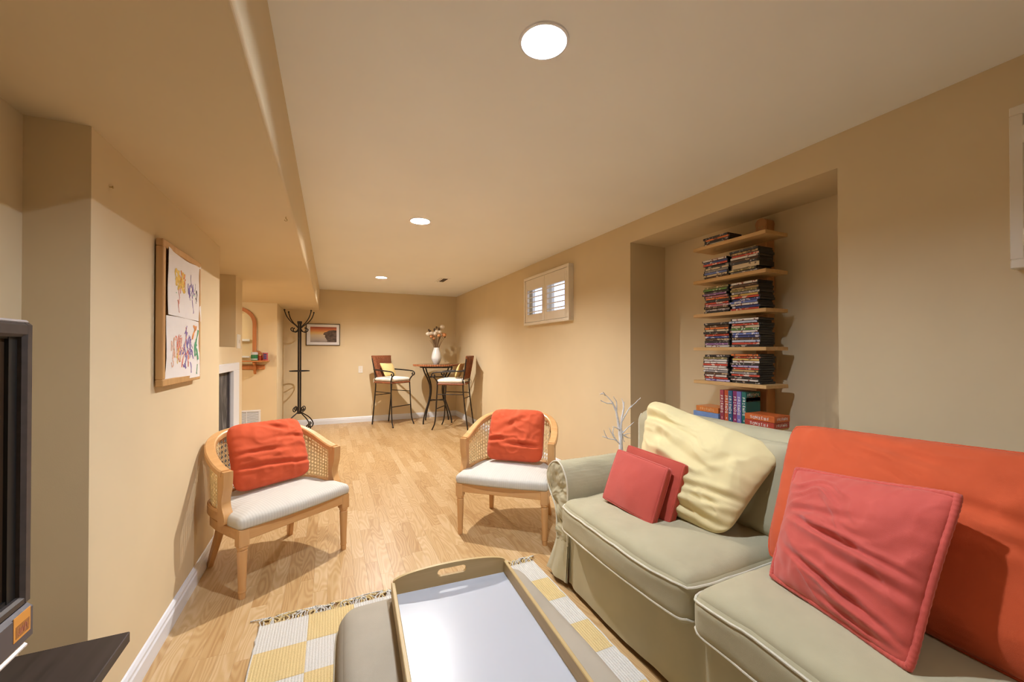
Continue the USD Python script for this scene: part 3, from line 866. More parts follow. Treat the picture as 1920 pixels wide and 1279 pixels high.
def seat_pad(label, corners, thick, mt, seed):
    TL, TR, BR, BL = [np.array(p, float) for p in corners]
    ex, ez = (TR - TL + BR - BL) / 2, (TL - BL + TR - BR) / 2
    W, Hh = np.linalg.norm(ex), np.linalg.norm(ez)
    ex, ez = ex / W, ez / Hh
    ez = ez - ex * (ex @ ez)
    ez /= np.linalg.norm(ez)
    ny = np.cross(ex, ez)
    m, mp = cushion(W, Hh, thick, 0.008, crown=0.014, n=36, noise=0.016, seed=seed)
    o = (TL + TR + BR + BL) / 4 - ny * thick / 2
    base = o.copy()
    base[2] = min(BL[2], BR[2])
    t = thing('seat_pad', label, 'pillow', base)
    pad = part(t, 'cover', axes(m, ex, ez, ny, o), mt, smooth=45, world=True)
    for zz in (0.92, -0.92):
        rp = ring_path(mp, zz, 20)
        part(t, 'welt', axes(tube(rp, 0.0045, 6, closed=True), ex, ez, ny, o), mt, smooth=True, world=True)


seat_pad('front one of two brick red boxed seat pads, turned to the room', [(1.352, 1.668, 0.748), (1.375, 1.372, 0.716), (1.285, 1.315, 0.497), (1.268, 1.655, 0.497)], 0.034, SALMON, 3)
seat_pad('rear one of two brick red boxed seat pads, half hidden', [(1.425, 1.690, 0.758), (1.455, 1.345, 0.728), (1.365, 1.295, 0.500), (1.345, 1.640, 0.500)], 0.036, RED, 6)

# ------------------------------------------------------------------ silver branches behind the sofa arm
br = thing('branch_bundle', 'silver painted twig branches standing behind the sofa arm', 'branches', (1.80, 2.20, 0.0))
rng = random.Random(21)


def branch(pts, r0, r1):
    p = smoothpath(pts, 5)
    p = p + np.array([[rng.uniform(-1, 1) * 0.0015 for _ in range(3)] for _ in p])
    return tube(p, np.linspace(r0, r1, len(p)), 6)


C0 = np.array([1.80, 2.20, 0.0])
stem = [(0, 0, 0.0), (0.0, 0.0, 0.35), (0.005, 0, 0.60), (0.0, 0.01, 0.72), (-0.02, 0.01, 0.82), (-0.05, 0.02, 0.90)]
part(br, 'stem', branch(stem, 0.016, 0.005), BRANCH, smooth=True)
part(br, 'stem', branch([(0.015, 0, 0.0), (0.014, 0, 0.5), (0.010, 0.0, 0.74), (0.03, 0.0, 0.85), (0.035, 0.0, 0.90)], 0.012, 0.003), BRANCH, smooth=True)
tw = [[(-0.03, 0.01, 0.86), (-0.08, 0.02, 0.93), (-0.13, 0.03, 0.965)], [(-0.05, 0.02, 0.89), (-0.10, 0.02, 0.895), (-0.14, 0.03, 0.915)], [(-0.11, 0.02, 0.95), (-0.14, 0.0, 0.975)], [(-0.12, 0.03, 0.96), (-0.145, 0.03, 0.955)],
      [(0.012, 0, 0.76), (0.05, -0.02, 0.84), (0.10, -0.03, 0.885), (0.145, -0.04, 0.925)], [(0.06, -0.02, 0.855), (0.09, 0.0, 0.86), (0.10, 0.0, 0.875)], [(0.03, 0, 0.83), (0.035, 0.01, 0.89), (0.03, 0.02, 0.92)],
      [(0.0, 0, 0.71), (-0.04, 0, 0.73), (-0.055, 0.01, 0.735)], [(0.01, 0, 0.68), (0.06, -0.02, 0.73), (0.095, -0.03, 0.76)], [(0.0, 0, 0.66), (0.04, 0, 0.675), (0.08, -0.01, 0.68)], [(0.03, 0, 0.672), (0.06, 0, 0.655), (0.09, 0.0, 0.645)],
      [(0.0, 0, 0.61), (-0.04, 0.0, 0.645), (-0.09, 0.02, 0.66), (-0.12, 0.02, 0.715)], [(-0.03, 0, 0.64), (-0.07, 0, 0.69), (-0.09, 0.0, 0.73)], [(-0.08, 0.02, 0.655), (-0.12, 0.04, 0.67)], [(-0.05, 0, 0.66), (-0.06, 0, 0.70), (-0.055, 0, 0.73)],
      [(-0.02, 0.01, 0.84), (-0.03, 0.0, 0.90), (-0.055, 0.0, 0.94)], [(0.02, 0, 0.70), (0.03, 0.01, 0.66), (0.045, 0.01, 0.62)]]
for t_ in tw:
    part(br, 'twig', branch(t_, 0.0048, 0.0018), BRANCH, smooth=True)

# ------------------------------------------------------------------ rug
RX0, RX1, RY0, RY1 = -0.287, 1.09, 0.25, 2.125
NCX, NCY = 7, 10
rug = thing('rug', 'woven cotton rug of white and pale yellow checks with knotted fringe', 'rug', (0.4, 1.2, 0.0))
RW = usdkit.material
def rug_mat(name, c):
    nodes = {'tc': ('geometry', {}), 'w': ('wave_texture', {'wave_type': 'bands', 'bands_direction': 'x', 'scale': 28.0, 'distortion': 1.0, 'detail': 1.0}), 'n': ('noise_texture', {'scale': 240.0, 'detail': 2.0}), 'n0': ('noise_texture', {'scale': 14.0, 'detail': 4.0}),
             'ad': ('math', {'math_type': 'add'}), 'b': ('bump', {'strength': 0.6, 'distance': 0.004}),
             'r': ('rgb_ramp', {'ramp': [(0.35, tuple(np.array(c) * 0.86)), (0.6, c)]}), 'p': ('principled_bsdf', {'roughness': 0.95, 'specular_ior_level': 0.1})}
    return usdkit.material(stage, LOOKS + name, nodes, [('tc.position', 'w.vector'), ('tc.position', 'n.vector'), ('tc.position', 'n0.vector'), ('w.fac', 'ad.value1'), ('n.fac', 'ad.value2'), ('ad.value', 'b.height'), ('b.normal', 'p.normal'),
                                                            ('n.fac', 'r.fac'), ('r.color', 'p.base_color')], surface='p.BSDF')


RWHITE, RYEL = rug_mat('rug_white_cotton', (0.72, 0.69, 0.64)), rug_mat('rug_yellow_cotton', (0.74, 0.565, 0.28))
cx, cy = (RX1 - RX0) / NCX, (RY1 - RY0) / NCY
nr = np.random.RandomState(5)
for i in range(NCX):
    for j in range(NCY):
        white = (i + j) % 2 == 0
        nx = 6
        xs = np.linspace(RX0 + i * cx, RX0 + (i + 1) * cx, nx)
        y1 = RY1 - j * cy
        y0 = y1 - cy
        m = box(xs[0], xs[-1], y0, y1, 0.0005, 0.008 + 0.0006 * ((i + j) % 2), 0.001)
        part(rug, 'check_square', m, RWHITE if white else RYEL, world=True)
fr_w, fr_y = [], []
n = 150
for k in range(n):
    xx = RX0 + (RX1 - RX0) * (k + 0.5) / n
    a = nr.uniform(-0.5, 0.5)
    L = nr.uniform(0.035, 0.065)
    pts = [(xx, RY1 - 0.002, 0.006)]
    for q in range(1, 5):
        pts.append((xx + math.sin(a + q * nr.uniform(-0.5, 0.6)) * L * q / 4, RY1 + L * q / 4 * math.cos(a), 0.005 + 0.012 * math.sin(q / 4 * math.pi) * nr.uniform(0.3, 1)))
    (fr_w if nr.rand() < 0.5 else fr_y).append(tube(smoothpath(pts, 2), 0.0034, 5))
part(rug, 'fringe', cat(*fr_w), RWHITE, smooth=True, world=True, kind='stuff')
part(rug, 'fringe', cat(*fr_y), RYEL, smooth=True, world=True, kind='stuff')
edge = []
for xx in (RX0 - 0.001, RX1 + 0.001):
    edge.append(tube([(xx + 0.0015 * nr.randn(), yy, 0.006) for yy in np.linspace(RY0, RY1, 60)], 0.0045, 6))
for e_ in edge:
    part(rug, 'selvedge', e_, RWHITE, smooth=True, world=True)

# ------------------------------------------------------------------ ottoman and tray
ot = thing('ottoman', 'greige upholstered ottoman standing on the checked rug', 'ottoman', (0.355, 0.95, 0.0095))
OX, OY = 0.66, 0.98
m, mp = cushion(OX, OY, 0.165, 0.06, crown=0.012, n=28, noise=0.004, seed=2, bow=0.012)
top = part(ot, 'cushion_top', move(m, 0, 0, 0.245), OTTO, smooth=True)
for zz in (0.15,):
    rp = ring_path(mp, zz, 24) + np.array([0, 0, 0.245])
    out = rp * np.array([1, 1, 0])
    rp = rp + out / np.linalg.norm(out, axis=1, keepdims=True) * 0.004
    part(top, 'piping', tube(rp, 0.005, 6, closed=True), PIPING, smooth=True)
m, mp2 = cushion(OX - 0.03, OY - 0.03, 0.24, 0.03, n=22, noise=0.006, seed=8)
part(ot, 'skirt', move(m, 0, 0, 0.012), OTTO, smooth=True)
for sx in (-1, 1):
    for sy in (-1, 1):
        part(ot, 'foot', box(sx * 0.27 - 0.02, sx * 0.27 + 0.02, sy * 0.42 - 0.02, sy * 0.42 + 0.02, 0.0, 0.03, 0.003), DARKWOOD)

tr = thing('serving_tray', 'plywood serving tray with white base and cut-out handles on the ottoman', 'tray', (0.372, 1.073, 0.434), math.radians(-3.0))
TW, TD, TH = 0.395, 0.60, 0.048
part(tr, 'tray_base', box(-TW / 2 + 0.004, TW / 2 - 0.004, -TD / 2 + 0.004, TD / 2 - 0.004, 0, 0.007), WHITEMEL)
for sx in (-1, 1):
    part(tr, 'side_rail', box(sx * TW / 2 - 0.006, sx * TW / 2 + 0.006, -TD / 2, TD / 2, 0.0, TH, 0.002), TRAYW)
import shapely.geometry as sg
arc = [(-TW / 2, 0), (TW / 2, 0)] + [(TW / 2 * math.cos(a), TH + 0.030 * math.sin(a)) for a in np.linspace(0, math.pi, 24)]
hole = sg.LineString([(-0.038, 0.050), (0.038, 0.050)]).buffer(0.0125)
endp = sg.Polygon(arc).buffer(0).difference(hole)
for sy in (-1, 1):
    m = extrude(endp, 0.011)
    m = axes(m, (1, 0, 0), (0, 0, 1), (0, -1, 0), (0, sy * TD / 2 + 0.0055, 0))
    part(tr, 'handle_end', m, TRAYX)


# ------------------------------------------------------------------ barrel chairs with cane backs
def rail_plan(u):
    """U of the back in plan, u in [-1, 1]: (x, y)"""
    a = u * math.pi / 2
    # front tips at y = -0.10, back at y = 0.27
    x_ = 0.315 * np.sign(math.sin(a)) * abs(math.sin(a)) ** 0.72
    y_ = -0.115 + 0.385 * max(0.0, math.cos(a)) ** 0.62
    return x_, y_


def rail_z(u):
    return 0.615 + 0.150 * (1 - abs(u) ** 2.2)


def sweep_rect(pts, ups, w, h):
    """rectangular section along pts; section axes: horizontal outward and up"""
    pts = np.asarray(pts, float)
    n_ = len(pts)
    t = np.gradient(pts, axis=0)
    t /= np.linalg.norm(t, axis=1, keepdims=True)
    upv = np.array([0, 0, 1.0])
    side = np.cross(t, upv)
    side /= np.linalg.norm(side, axis=1, keepdims=True)
    uv_ = np.cross(side, t)
    b_ = 0.006
    sec = [(-w / 2 + b_, -h / 2), (w / 2 - b_, -h / 2), (w / 2, -h / 2 + b_), (w / 2, h / 2 - b_), (w / 2 - b_, h / 2), (-w / 2 + b_, h / 2), (-w / 2, h / 2 - b_), (-w / 2, -h / 2 + b_)]
    v = np.concatenate([pts[:, None] + side[:, None] * s_[0] + uv_[:, None] * s_[1] for s_ in sec], axis=1)
    k = len(sec)
    v = v.reshape(-1, 3)
    f = []
    for i in range(n_ - 1):
        for j in range(k):
            j2 = (j + 1) % k
            f += [[i * k + j, i * k + j2, (i + 1) * k + j2], [i * k + j, (i + 1) * k + j2, (i + 1) * k + j]]
    for j in range(1, k - 1):
        f += [[0, j + 1, j], [(n_ - 1) * k, (n_ - 1) * k + j, (n_ - 1) * k + j + 1]]
    m = trimesh.Trimesh(v, np.array(f), process=False)
    if m.volume < 0:
        m.invert()
    return m


US = np.sin(np.linspace(-math.pi / 2, math.pi / 2, 61)) * 0.5 + np.linspace(-0.5, 0.5, 61)


def arc_samples(n_):
    """u values evenly spaced along the plan"""
    uu = np.linspace(-1, 1, 800)
    p = np.array([rail_plan(u) for u in uu])
    s = np.r_[0, np.cumsum(np.linalg.norm(np.diff(p, axis=0), axis=1))]
    return np.interp(np.linspace(0, s[-1], n_), s, uu), s[-1]


def barrel_chair(label, loc, rot):
    t = thing('cane_chair', label, 'chair', loc, rot, group=None)
    us, LEN = arc_samples(70)
    P2 = np.array([rail_plan(u) for u in us])
    top = np.array([(p[0], p[1], rail_z(u)) for p, u in zip(P2, us)])
    part(t, 'top_rail', sweep_rect(top, None, 0.050, 0.036), BEECHX)
    zl = 0.385
    low = np.array([(p[0] * 0.985, p[1] * 0.985 if p[1] > 0 else p[1], zl) for p in P2])
    part(t, 'lower_rail', sweep_rect(low, None, 0.034, 0.055), BEECHX)
    # arm posts: boards with a scrolled outline
    for s in (-1, 1):
        out = smoothpath([(0.028, 0.36, 0), (-0.034, 0.36, 0), (-0.040, 0.40, 0), (-0.016, 0.445, 0), (-0.012, 0.485, 0), (-0.030, 0.54, 0), (-0.036, 0.60, 0)], 5)[:, :2]
        poly = [(0.028, 0.34)] + [tuple(q) for q in out[5:]] + [(-0.036, 0.628), (0.028, 0.628)]
        m = extrude(sg.Polygon(poly).buffer(0), 0.044)
        m = axes(m, (0, 1, 0), (0, 0, 1), (1, 0, 0), (s * 0.315 - 0.022, -0.108, 0))
        part(t, 'arm_post', m, BEECH)
    # cane panel
    us2, _ = arc_samples(160)
    us2 = us2[4:-4]
    strands = []

    def surf(u, h):
        x_, y_ = rail_plan(u)
        k_ = 0.985 + 0.015 * h
        z0_, z1_ = zl + 0.024, rail_z(u) - 0.014
        return (x_ * k_, y_ * (k_ if y_ > 0 else 1), z0_ + (z1_ - z0_) * h)

    ss = np.linspace(0, 1, 161)
    uall, LEN = arc_samples(400)
    U_of = lambda q: float(np.interp(q, np.linspace(0, 1, 400), uall))
    def ribbon(ps, w):
        return tube(ps, w, 4)
    nv = 48
    for k in range(2, nv - 1):
        for off in (-0.0024, 0.0024):
            u = U_of(k / nv + off)
            strands.append(ribbon([surf(u, h) for h in (0, 0.33, 0.66, 1)], 0.0016))
    nh = 11
    qs = np.linspace(0.03, 0.97, 56)
    for k in range(nh):
        for off in (-0.010, 0.010):
            h = (k + 0.5) / nh + off
            strands.append(ribbon([surf(U_of(q), h) for q in qs], 0.0016))
    dh = 0.5
    for k in range(-12, nv + 12, 1):
        for sg_ in (-1, 1):
            ps = []
            for h in np.linspace(0, 1, 6):
                q = (k + 0.5 + sg_ * (h - 0.5) * nh) / nv
                ps.append((q, h))
            ps = [(q, h) for q, h in ps if 0.025 < q < 0.975]
            if len(ps) > 1:
                strands.append(ribbon([surf(U_of(q), h) for q, h in ps], 0.0015))
    part(t, 'cane_panel', cat(*strands), CANE, smooth=False)
    # seat frame
    fx = 0.3
    part(t, 'seat_apron', box(-fx, fx, -0.258, -0.232, 0.292, 0.352, 0.003), BEECHX)
    for s in (-1, 1):
        part(t, 'seat_apron', sweep_rect([(s * 0.305, -0.235, 0.325), (s * 0.308, -0.12, 0.325), (s * 0.306, -0.02, 0.325), (s * 0.292, 0.08, 0.325), (s * 0.245, 0.17, 0.325), (s * 0.14, 0.225, 0.325), (0, 0.238, 0.325)], None, 0.026, 0.058), BEECHX)
    # seat: D-shaped upholstery
    outl = smoothpath([(-0.315, -0.262, 0), (-0.10, -0.278, 0), (0.10, -0.278, 0), (0.315, -0.262, 0)], 6)[:, :2].tolist()
    outl += [(0.318, -0.14), (0.285, -0.10), (0.287, 0.02), (0.268, 0.11), (0.22, 0.18), (0.13, 0.222), (0, 0.234), (-0.13, 0.222), (-0.22, 0.18), (-0.268, 0.11), (-0.287, 0.02), (-0.285, -0.10), (-0.318, -0.14)]
    pg = sg.Polygon(outl).buffer(-0.012).buffer(0.012)
    rings = []
    ctr = np.array([0, -0.03])
    bnd = np.array([pg.exterior.interpolate(q, normalized=True).coords[0] for q in np.linspace(0, 1, 97)[:-1]])
    prof_ = [(1.0, 0.353), (1.012, 0.362), (1.018, 0.378), (1.010, 0.394), (0.985, 0.405), (0.94, 0.413), (0.85, 0.421), (0.7, 0.428), (0.5, 0.433), (0.25, 0.436)]
    for s_, z_ in prof_:
        rings.append(np.c_[ctr + (bnd - ctr) * s_, np.full(96, z_)])
    v = np.vstack(rings + [[[ctr[0], ctr[1], 0.437]], [[ctr[0], ctr[1], 0.353]]])
    f = []
    nr_ = len(prof_)
    for i in range(nr_ - 1):
        for j in range(96):
            j2 = (j + 1) % 96
            f += [[i * 96 + j, i * 96 + j2, (i + 1) * 96 + j2], [i * 96 + j, (i + 1) * 96 + j2, (i + 1) * 96 + j]]
    for j in range(96):
        j2 = (j + 1) % 96
        f += [[(nr_ - 1) * 96 + j, (nr_ - 1) * 96 + j2, nr_ * 96], [j2, j, nr_ * 96 + 1]]
    m = trimesh.Trimesh(v, np.array(f), process=False)
    if m.volume < 0:
        m.invert()
    part(t, 'seat', m, SEATM, smooth=True)
    # legs
    for s in (-1, 1):
        blk = box(s * 0.293 - 0.025, s * 0.293 + 0.025, -0.262, -0.212, 0.262, 0.353, 0.004)
        blk2 = lathe([(0.0, 0.0), (0.0155, 0.0), (0.0165, 0.006), (0.0165, 0.030), (0.019, 0.034), (0.019, 0.040), (0.0175, 0.045), (0.0235, 0.235), (0.0235, 0.241), (0.020, 0.244), (0.020, 0.249), (0.0255, 0.252), (0.0255, 0.264), (0, 0.264)], 16)
        part(t, 'leg', cat(blk, move(blk2, s * 0.293, -0.237, 0)), BEECH)
    for s in (-1, 1):
        pts = smoothpath([(s * 0.235, 0.250, 0.0), (s * 0.226, 0.226, 0.08), (s * 0.214, 0.196, 0.18), (s * 0.205, 0.178, 0.27), (s * 0.200, 0.172, 0.35)], 4)
        part(t, 'leg', sweep_leg(pts, np.linspace(0.030, 0.044, len(pts))), BEECH)
    return t


def sweep_leg(pts, w):
    pts = np.asarray(pts)
    vs = []
    for p, ww in zip(pts, w):
        h = ww / 2
        b_ = 0.005
        vs += [(p[0] + a * h - math.copysign(c_, a), p[1] + b2 * h - math.copysign(d_, b2), p[2]) for (a, b2, c_, d_) in ((-1, -1, b_, 0), (1, -1, b_, 0), (1, -1, 0, b_), (1, 1, 0, b_), (1, 1, b_, 0), (-1, 1, b_, 0), (-1, 1, 0, b_), (-1, -1, 0, b_))]
    f = []
    n_ = len(pts)
    for i in range(n_ - 1):
        for j in range(8):
            j2 = (j + 1) % 8
            f += [[i * 8 + j, i * 8 + j2, (i + 1) * 8 + j2], [i * 8 + j, (i + 1) * 8 + j2, (i + 1) * 8 + j]]
    for j in range(1, 7):
        f += [[0, j + 1, j], [(n_ - 1) * 8, (n_ - 1) * 8 + j, (n_ - 1) * 8 + j + 1]]
    m = trimesh.Trimesh(np.array(vs), np.array(f), process=False)
    if m.volume < 0:
        m.invert()
    return m


SEATM = usdkit.material(stage, LOOKS + 'ribbed_white_upholstery', {
    'tc': ('texture_coordinate', {}), 'w': ('wave_texture', {'wave_type': 'bands', 'bands_direction': 'x', 'scale': 22.0, 'distortion': 0.8, 'detail': 1.0}), 'n': ('noise_texture', {'scale': 400.0}),
    'b': ('bump', {'strength': 0.15, 'distance': 0.003}), 'r': ('rgb_ramp', {'ramp': [(0.0, (0.60, 0.57, 0.515)), (0.6, (0.635, 0.605, 0.55))]}), 'p': ('principled_bsdf', {'roughness': 0.85, 'specular_ior_level': 0.2})},
    [('tc.object', 'w.vector'), ('w.fac', 'b.height'), ('b.normal', 'p.normal'), ('w.fac', 'r.fac'), ('r.color', 'p.base_color')], surface='p.BSDF')


def local(loc, rot, p):
    c_, s_ = math.cos(rot), math.sin(rot)
    return (loc[0] + p[0] * c_ - p[1] * s_, loc[1] + p[0] * s_ + p[1] * c_, p[2])


CL, RL = (-0.300, 2.779, 0.0), math.radians(34.85)
CR, RR = (1.187, 2.647, 0.0), math.radians(-40.3)
barrel_chair('beech barrel chair with cane back by the left wall', CL, RL)
barrel_chair('beech barrel chair with cane back beside the sofa arm', CR, RR)
pillow_thing('chair_pillow', 'orange square pillow on the cane chair by the left wall', [local(CL, RL, p) for p in ((-0.190, 0.185, 0.812), (0.250, 0.185, 0.800), (0.236, 0.02, 0.448), (-0.215, 0.02, 0.448))], 0.15, ORANGE2, n=64, wr=0.013, seed=31, concave=0.01, rnd=0.09, puff=0.40, fold=(2, 4),
             crease=((0.50, 0.014, 0.03, 0.05, 0.3, 0.3), (0.72, 0.014, 0.03, 0.1), (0.33, 0.010, 0.03, 0.05, 0.8, 0.3), (0.12, 0.016, 0.04, 0.4, 0.6, 0.12)))
pillow_thing('chair_pillow', 'orange square pillow with dents on the cane chair beside the sofa', [local(CR, RR, p) for p in ((-0.205, 0.185, 0.795), (0.214, 0.185, 0.800), (0.225, 0.02, 0.448), (-0.200, 0.02, 0.448))], 0.15, ORANGE2, n=64, wr=0.011, seed=35, concave=0.01, rnd=0.09, puff=0.40, fold=(2, 3),
             crease=((0.70, 0.024, 0.035, 0.05, 0.7, 0.3), (0.60, 0.024, 0.035, -0.1, 0.15, 0.22), (0.3, 0.014, 0.06, -0.5, 0.5, 0.2)))

# flush dome light of the hall, round the corner of the passage wall
hl = thing('ceiling_light', 'frosted dome ceiling light in the hall round the passage wall corner', 'ceiling light', (-2.2, 4.90, ZS))
part(hl, 'base_ring', lathe([(0.0, 0.0), (0.135, 0.0), (0.138, -0.012), (0.125, -0.018), (0.0, -0.018)], 40), CANWHITE)
part(hl, 'dome_shade', lathe([(0.124 * math.cos(a), -0.018 - 0.075 * math.sin(a)) for a in np.linspace(0, math.pi / 2, 10)], 40),
     usdkit.material(stage, LOOKS + 'frosted_dome_glow', {'e': ('emission', {'color': (1.0, 0.93, 0.80), 'strength': HALL})}, [], surface='e.emission'), smooth=True)

# ------------------------------------------------------------------ television and its stand
st = thing('tv_stand', 'black-brown television stand in the alcove, mostly outside the frame', 'tv stand', (-0.64, 0.60, 0.0))
part(st, 'top_board', box(-0.805, -0.487, -0.35, 1.405, 0.472, 0.50, 0.002), STANDW, world=True)
part(st, 'side_panel', box(-0.80, -0.54, 1.32, 1.345, 0.0, 0.472, 0.002), STANDW, world=True)
part(st, 'side_panel', box(-0.80, -0.54, -0.31, -0.285, 0.0, 0.472, 0.002), STANDW, world=True)
part(st, 'shelf', box(-0.80, -0.54, -0.285, 1.32, 0.20, 0.222, 0.002), STANDW, world=True)
part(st, 'back_panel', box(-0.80, -0.79, -0.285, 1.32, 0.0, 0.472), STANDW, world=True)
tv = thing('television', 'dark grey flat television with silver lower edge and orange sticker', 'television', (-0.61, 0.74, 0.5003))
TX, TY0, TY1, TZ0, TZ1 = -0.55, 0.33, 1.145, 0.657, 1.307
T_ = lambda n, m, mt, **k: part(tv, n, m, mt, world=True, **k)
T_('bezel', cat(box(TX - 0.05, TX, TY1 - 0.025, TY1, 0.745, TZ1, 0.006), box(TX - 0.05, TX, TY0, TY0 + 0.025, 0.745, TZ1, 0.006), box(TX - 0.05, TX, TY0 + 0.012, TY1 - 0.012, TZ1 - 0.03, TZ1 - 0.001, 0.006),
                box(TX - 0.05, TX - 0.001, TY0 + 0.012, TY1 - 0.012, 0.745, 0.765, 0.005)), TVGREY)
T_('inner_frame', cat(box(TX - 0.045, TX - 0.012, TY1 - 0.048, TY1 - 0.024, 0.76, TZ1 - 0.02), box(TX - 0.045, TX - 0.012, TY0 + 0.024, TY0 + 0.048, 0.76, TZ1 - 0.02), box(TX - 0.045, TX - 0.013, TY0 + 0.03, TY1 - 0.03, TZ1 - 0.034, TZ1 - 0.02),
                      box(TX - 0.045, TX - 0.013, TY0 + 0.03, TY1 - 0.03, 0.755, 0.772)), TVBLACK)
T_('screen', box(TX - 0.04, TX - 0.018, TY0 + 0.047, TY1 - 0.047, 0.771, TZ1 - 0.033), SCREEN)
T_('speaker_panel', box(TX - 0.05, TX + 0.004, TY0, TY1 + 0.002, 0.672, 0.745, 0.008), TVPANEL)
T_('silver_strip', box(TX - 0.045, TX + 0.002, TY0 + 0.02, TY1 - 0.012, 0.660, 0.673, 0.005), SILVER)
T_('top_strip', box(TX - 0.048, TX - 0.004, TY0 + 0.006, TY1 - 0.006, TZ1 - 0.003, TZ1 + 0.004, 0.003), SILVER)
T_('rear_shell', box(TX - 0.12, TX - 0.045, TY0 + 0.06, TY1 - 0.06, 0.69, TZ1 - 0.04, 0.02), TVBLACK)
T_('neck', box(TX - 0.09, TX - 0.04, 0.66, 0.82, 0.512, 0.70, 0.006), TVGREY)
T_('foot_plate', box(TX - 0.19, TX + 0.05, 0.50, 0.98, 0.5004, 0.514, 0.005), TVGREY)
STK1, STK2, STK3 = mat('orange_sticker', (0.80, 0.34, 0.06), 0.5), mat('amber_sticker_panel', (0.42, 0.16, 0.04), 0.5, var=0.25, scale=220), mat('sticker_print', (0.62, 0.24, 0.16), 0.5)
sk = T_('sticker', box(TX + 0.0035, TX + 0.0048, 1.084, 1.131, 0.694, 0.741, 0.0004), STK1)
part(sk, 'sticker_panel', box(TX + 0.004, TX + 0.0052, 1.089, 1.127, 0.699, 0.722), STK2, world=True)
sq = [[(0.0, 1.120, 0.704), (0, 1.118, 0.716), (0, 1.115, 0.718), (0, 1.113, 0.704)], [(0, 1.110, 0.704), (0, 1.108, 0.716), (0, 1.104, 0.704)], [(0, 1.101, 0.716), (0, 1.099, 0.704), (0, 1.094, 0.706)]]
part(sk, 'sticker_print', cat(*[tube(np.array(q) + np.array([TX + 0.0054, 0, 0]), 0.0009, 4) for q in sq]), STK3, world=True)

# ------------------------------------------------------------------ children's paintings on a framed board, left wall
pb = thing('framed_board', 'golden wood framed pin board on the left wall holding two childrens paintings', 'picture', (-0.655, 2.38, 1.10))
FX0, FX1 = -0.658, -0.632
fy0, fy1, fz0, fz1 = 2.105, 2.63, 1.10, 1.715
PB = lambda n, m, mt, **k: part(pb, n, m, mt, world=True, **k)
PB('frame_rail', box(FX0, FX1, fy0, fy1, fz1 - 0.03, fz1, 0.003), FRAMEW)
PB('frame_rail', box(FX0, FX1, fy0, fy1, fz0, fz0 + 0.03, 0.003), FRAMEW)
PB('frame_stile', box(FX0, FX1, fy0, fy0 + 0.03, fz0 + 0.03, fz1 - 0.03, 0.003), FRAMEW)
PB('frame_stile', box(FX0, FX1, fy1 - 0.03, fy1, fz0 + 0.03, fz1 - 0.03, 0.003), FRAMEW)
PB('cork_panel', box(FX0 + 0.002, FX1 - 0.014, fy0 + 0.02, fy1 - 0.02, fz0 + 0.02, fz1 - 0.02), mat('cork', (0.42, 0.23, 0.09), 0.9, var=0.4, scale=120))
PAPER = mat('painting_paper', (0.80, 0.76, 0.74), 0.8, var=0.02, scale=10)
nr = np.random.RandomState(17)


def sheet(name, ya, yb, za, zb, label, paint, curl):
    n_ = 24
    A, B = np.meshgrid(np.linspace(0, 1, n_), np.linspace(0, 1, n_), indexing='ij')
    yy = ya + (yb - ya) * A + 0.004 * np.sin(B * 9 + curl) * (A > 0.5)
    zz_ = za + (zb - za) * B - 0.014 * curl * np.sin(A * math.pi) * B
    bump_ = 0.008 * (meshkit.fbm(np.stack([A * 2.5, B * 2.5, np.full_like(A, curl * 3)], -1), 2, 3) - 0.3) + 0.008 * np.abs(A - 0.4) ** 2

    def xx(a, b_):
        return FX1 - 0.004 + np.interp(a, np.linspace(0, 1, n_), bump_[:, int(min(n_ - 1, max(0, b_ * (n_ - 1))))])
    X_ = FX1 - 0.004 + np.abs(bump_)
    v = np.stack([X_, yy, zz_], -1).reshape(-1, 3)
    f = grid_faces(n_, n_)
    t = thing('painting', label, 'painting', (FX1, (ya + yb) / 2, za))
    part(t, 'paper', trimesh.Trimesh(np.vstack([v, v - [0.0006, 0, 0]]), np.vstack([f, f[:, ::-1] + len(v)]), process=False), PAPER, smooth=True, world=True)
    from scipy.interpolate import RegularGridInterpolator as RG
    g = np.linspace(0, 1, n_)
    ix, iy, iz = RG((g, g), X_), RG((g, g), yy), RG((g, g), zz_)

    def dab(path, w):
        p = np.clip(smoothpath([(a, b_, 0) for a, b_ in path], 6)[:, :2], 0.02, 0.98)
        d = np.gradient(p, axis=0)
        nrm = np.c_[-d[:, 1], d[:, 0]] / (np.linalg.norm(d, axis=1, keepdims=True) + 1e-9)
        ww = w * (0.5 + 0.6 * np.abs(np.sin(np.linspace(0.3, 6, len(p)) + w * 400)))
        l, r_ = np.clip(p + nrm * ww[:, None], 0.01, 0.99), np.clip(p - nrm * ww[:, None], 0.01, 0.99)
        vv = []
        for q in (l, r_):
            vv.append(np.c_[ix(q) + 0.0008, iy(q), iz(q)])
        k = len(p)
        v_ = np.vstack(vv)
        f_ = []
        for i in range(k - 1):
            f_ += [[i, i + 1, k + i + 1], [i, k + i + 1, k + i]]
        return trimesh.Trimesh(np.vstack([v_, v_ - [0.0004, 0, 0]]), np.vstack([np.array(f_), np.array(f_)[:, ::-1] + len(v_)]), process=False)
    for nm, mt, strokes in paint:
        part(t, 'paint_' + nm, cat(*[dab(p, w) for p, w in strokes]), mt, smooth=False, world=True)


PAINTS = {k: mat('poster_paint_' + k, c, 0.6, var=0.25, scale=90) for k, c in {'orange': (0.72, 0.28, 0.08), 'yellow': (0.78, 0.52, 0.10), 'violet': (0.20, 0.14, 0.40), 'coral': (0.72, 0.22, 0.16), 'green': (0.10, 0.36, 0.20), 'black': (0.04, 0.03, 0.05), 'peach': (0.78, 0.48, 0.36)}.items()}


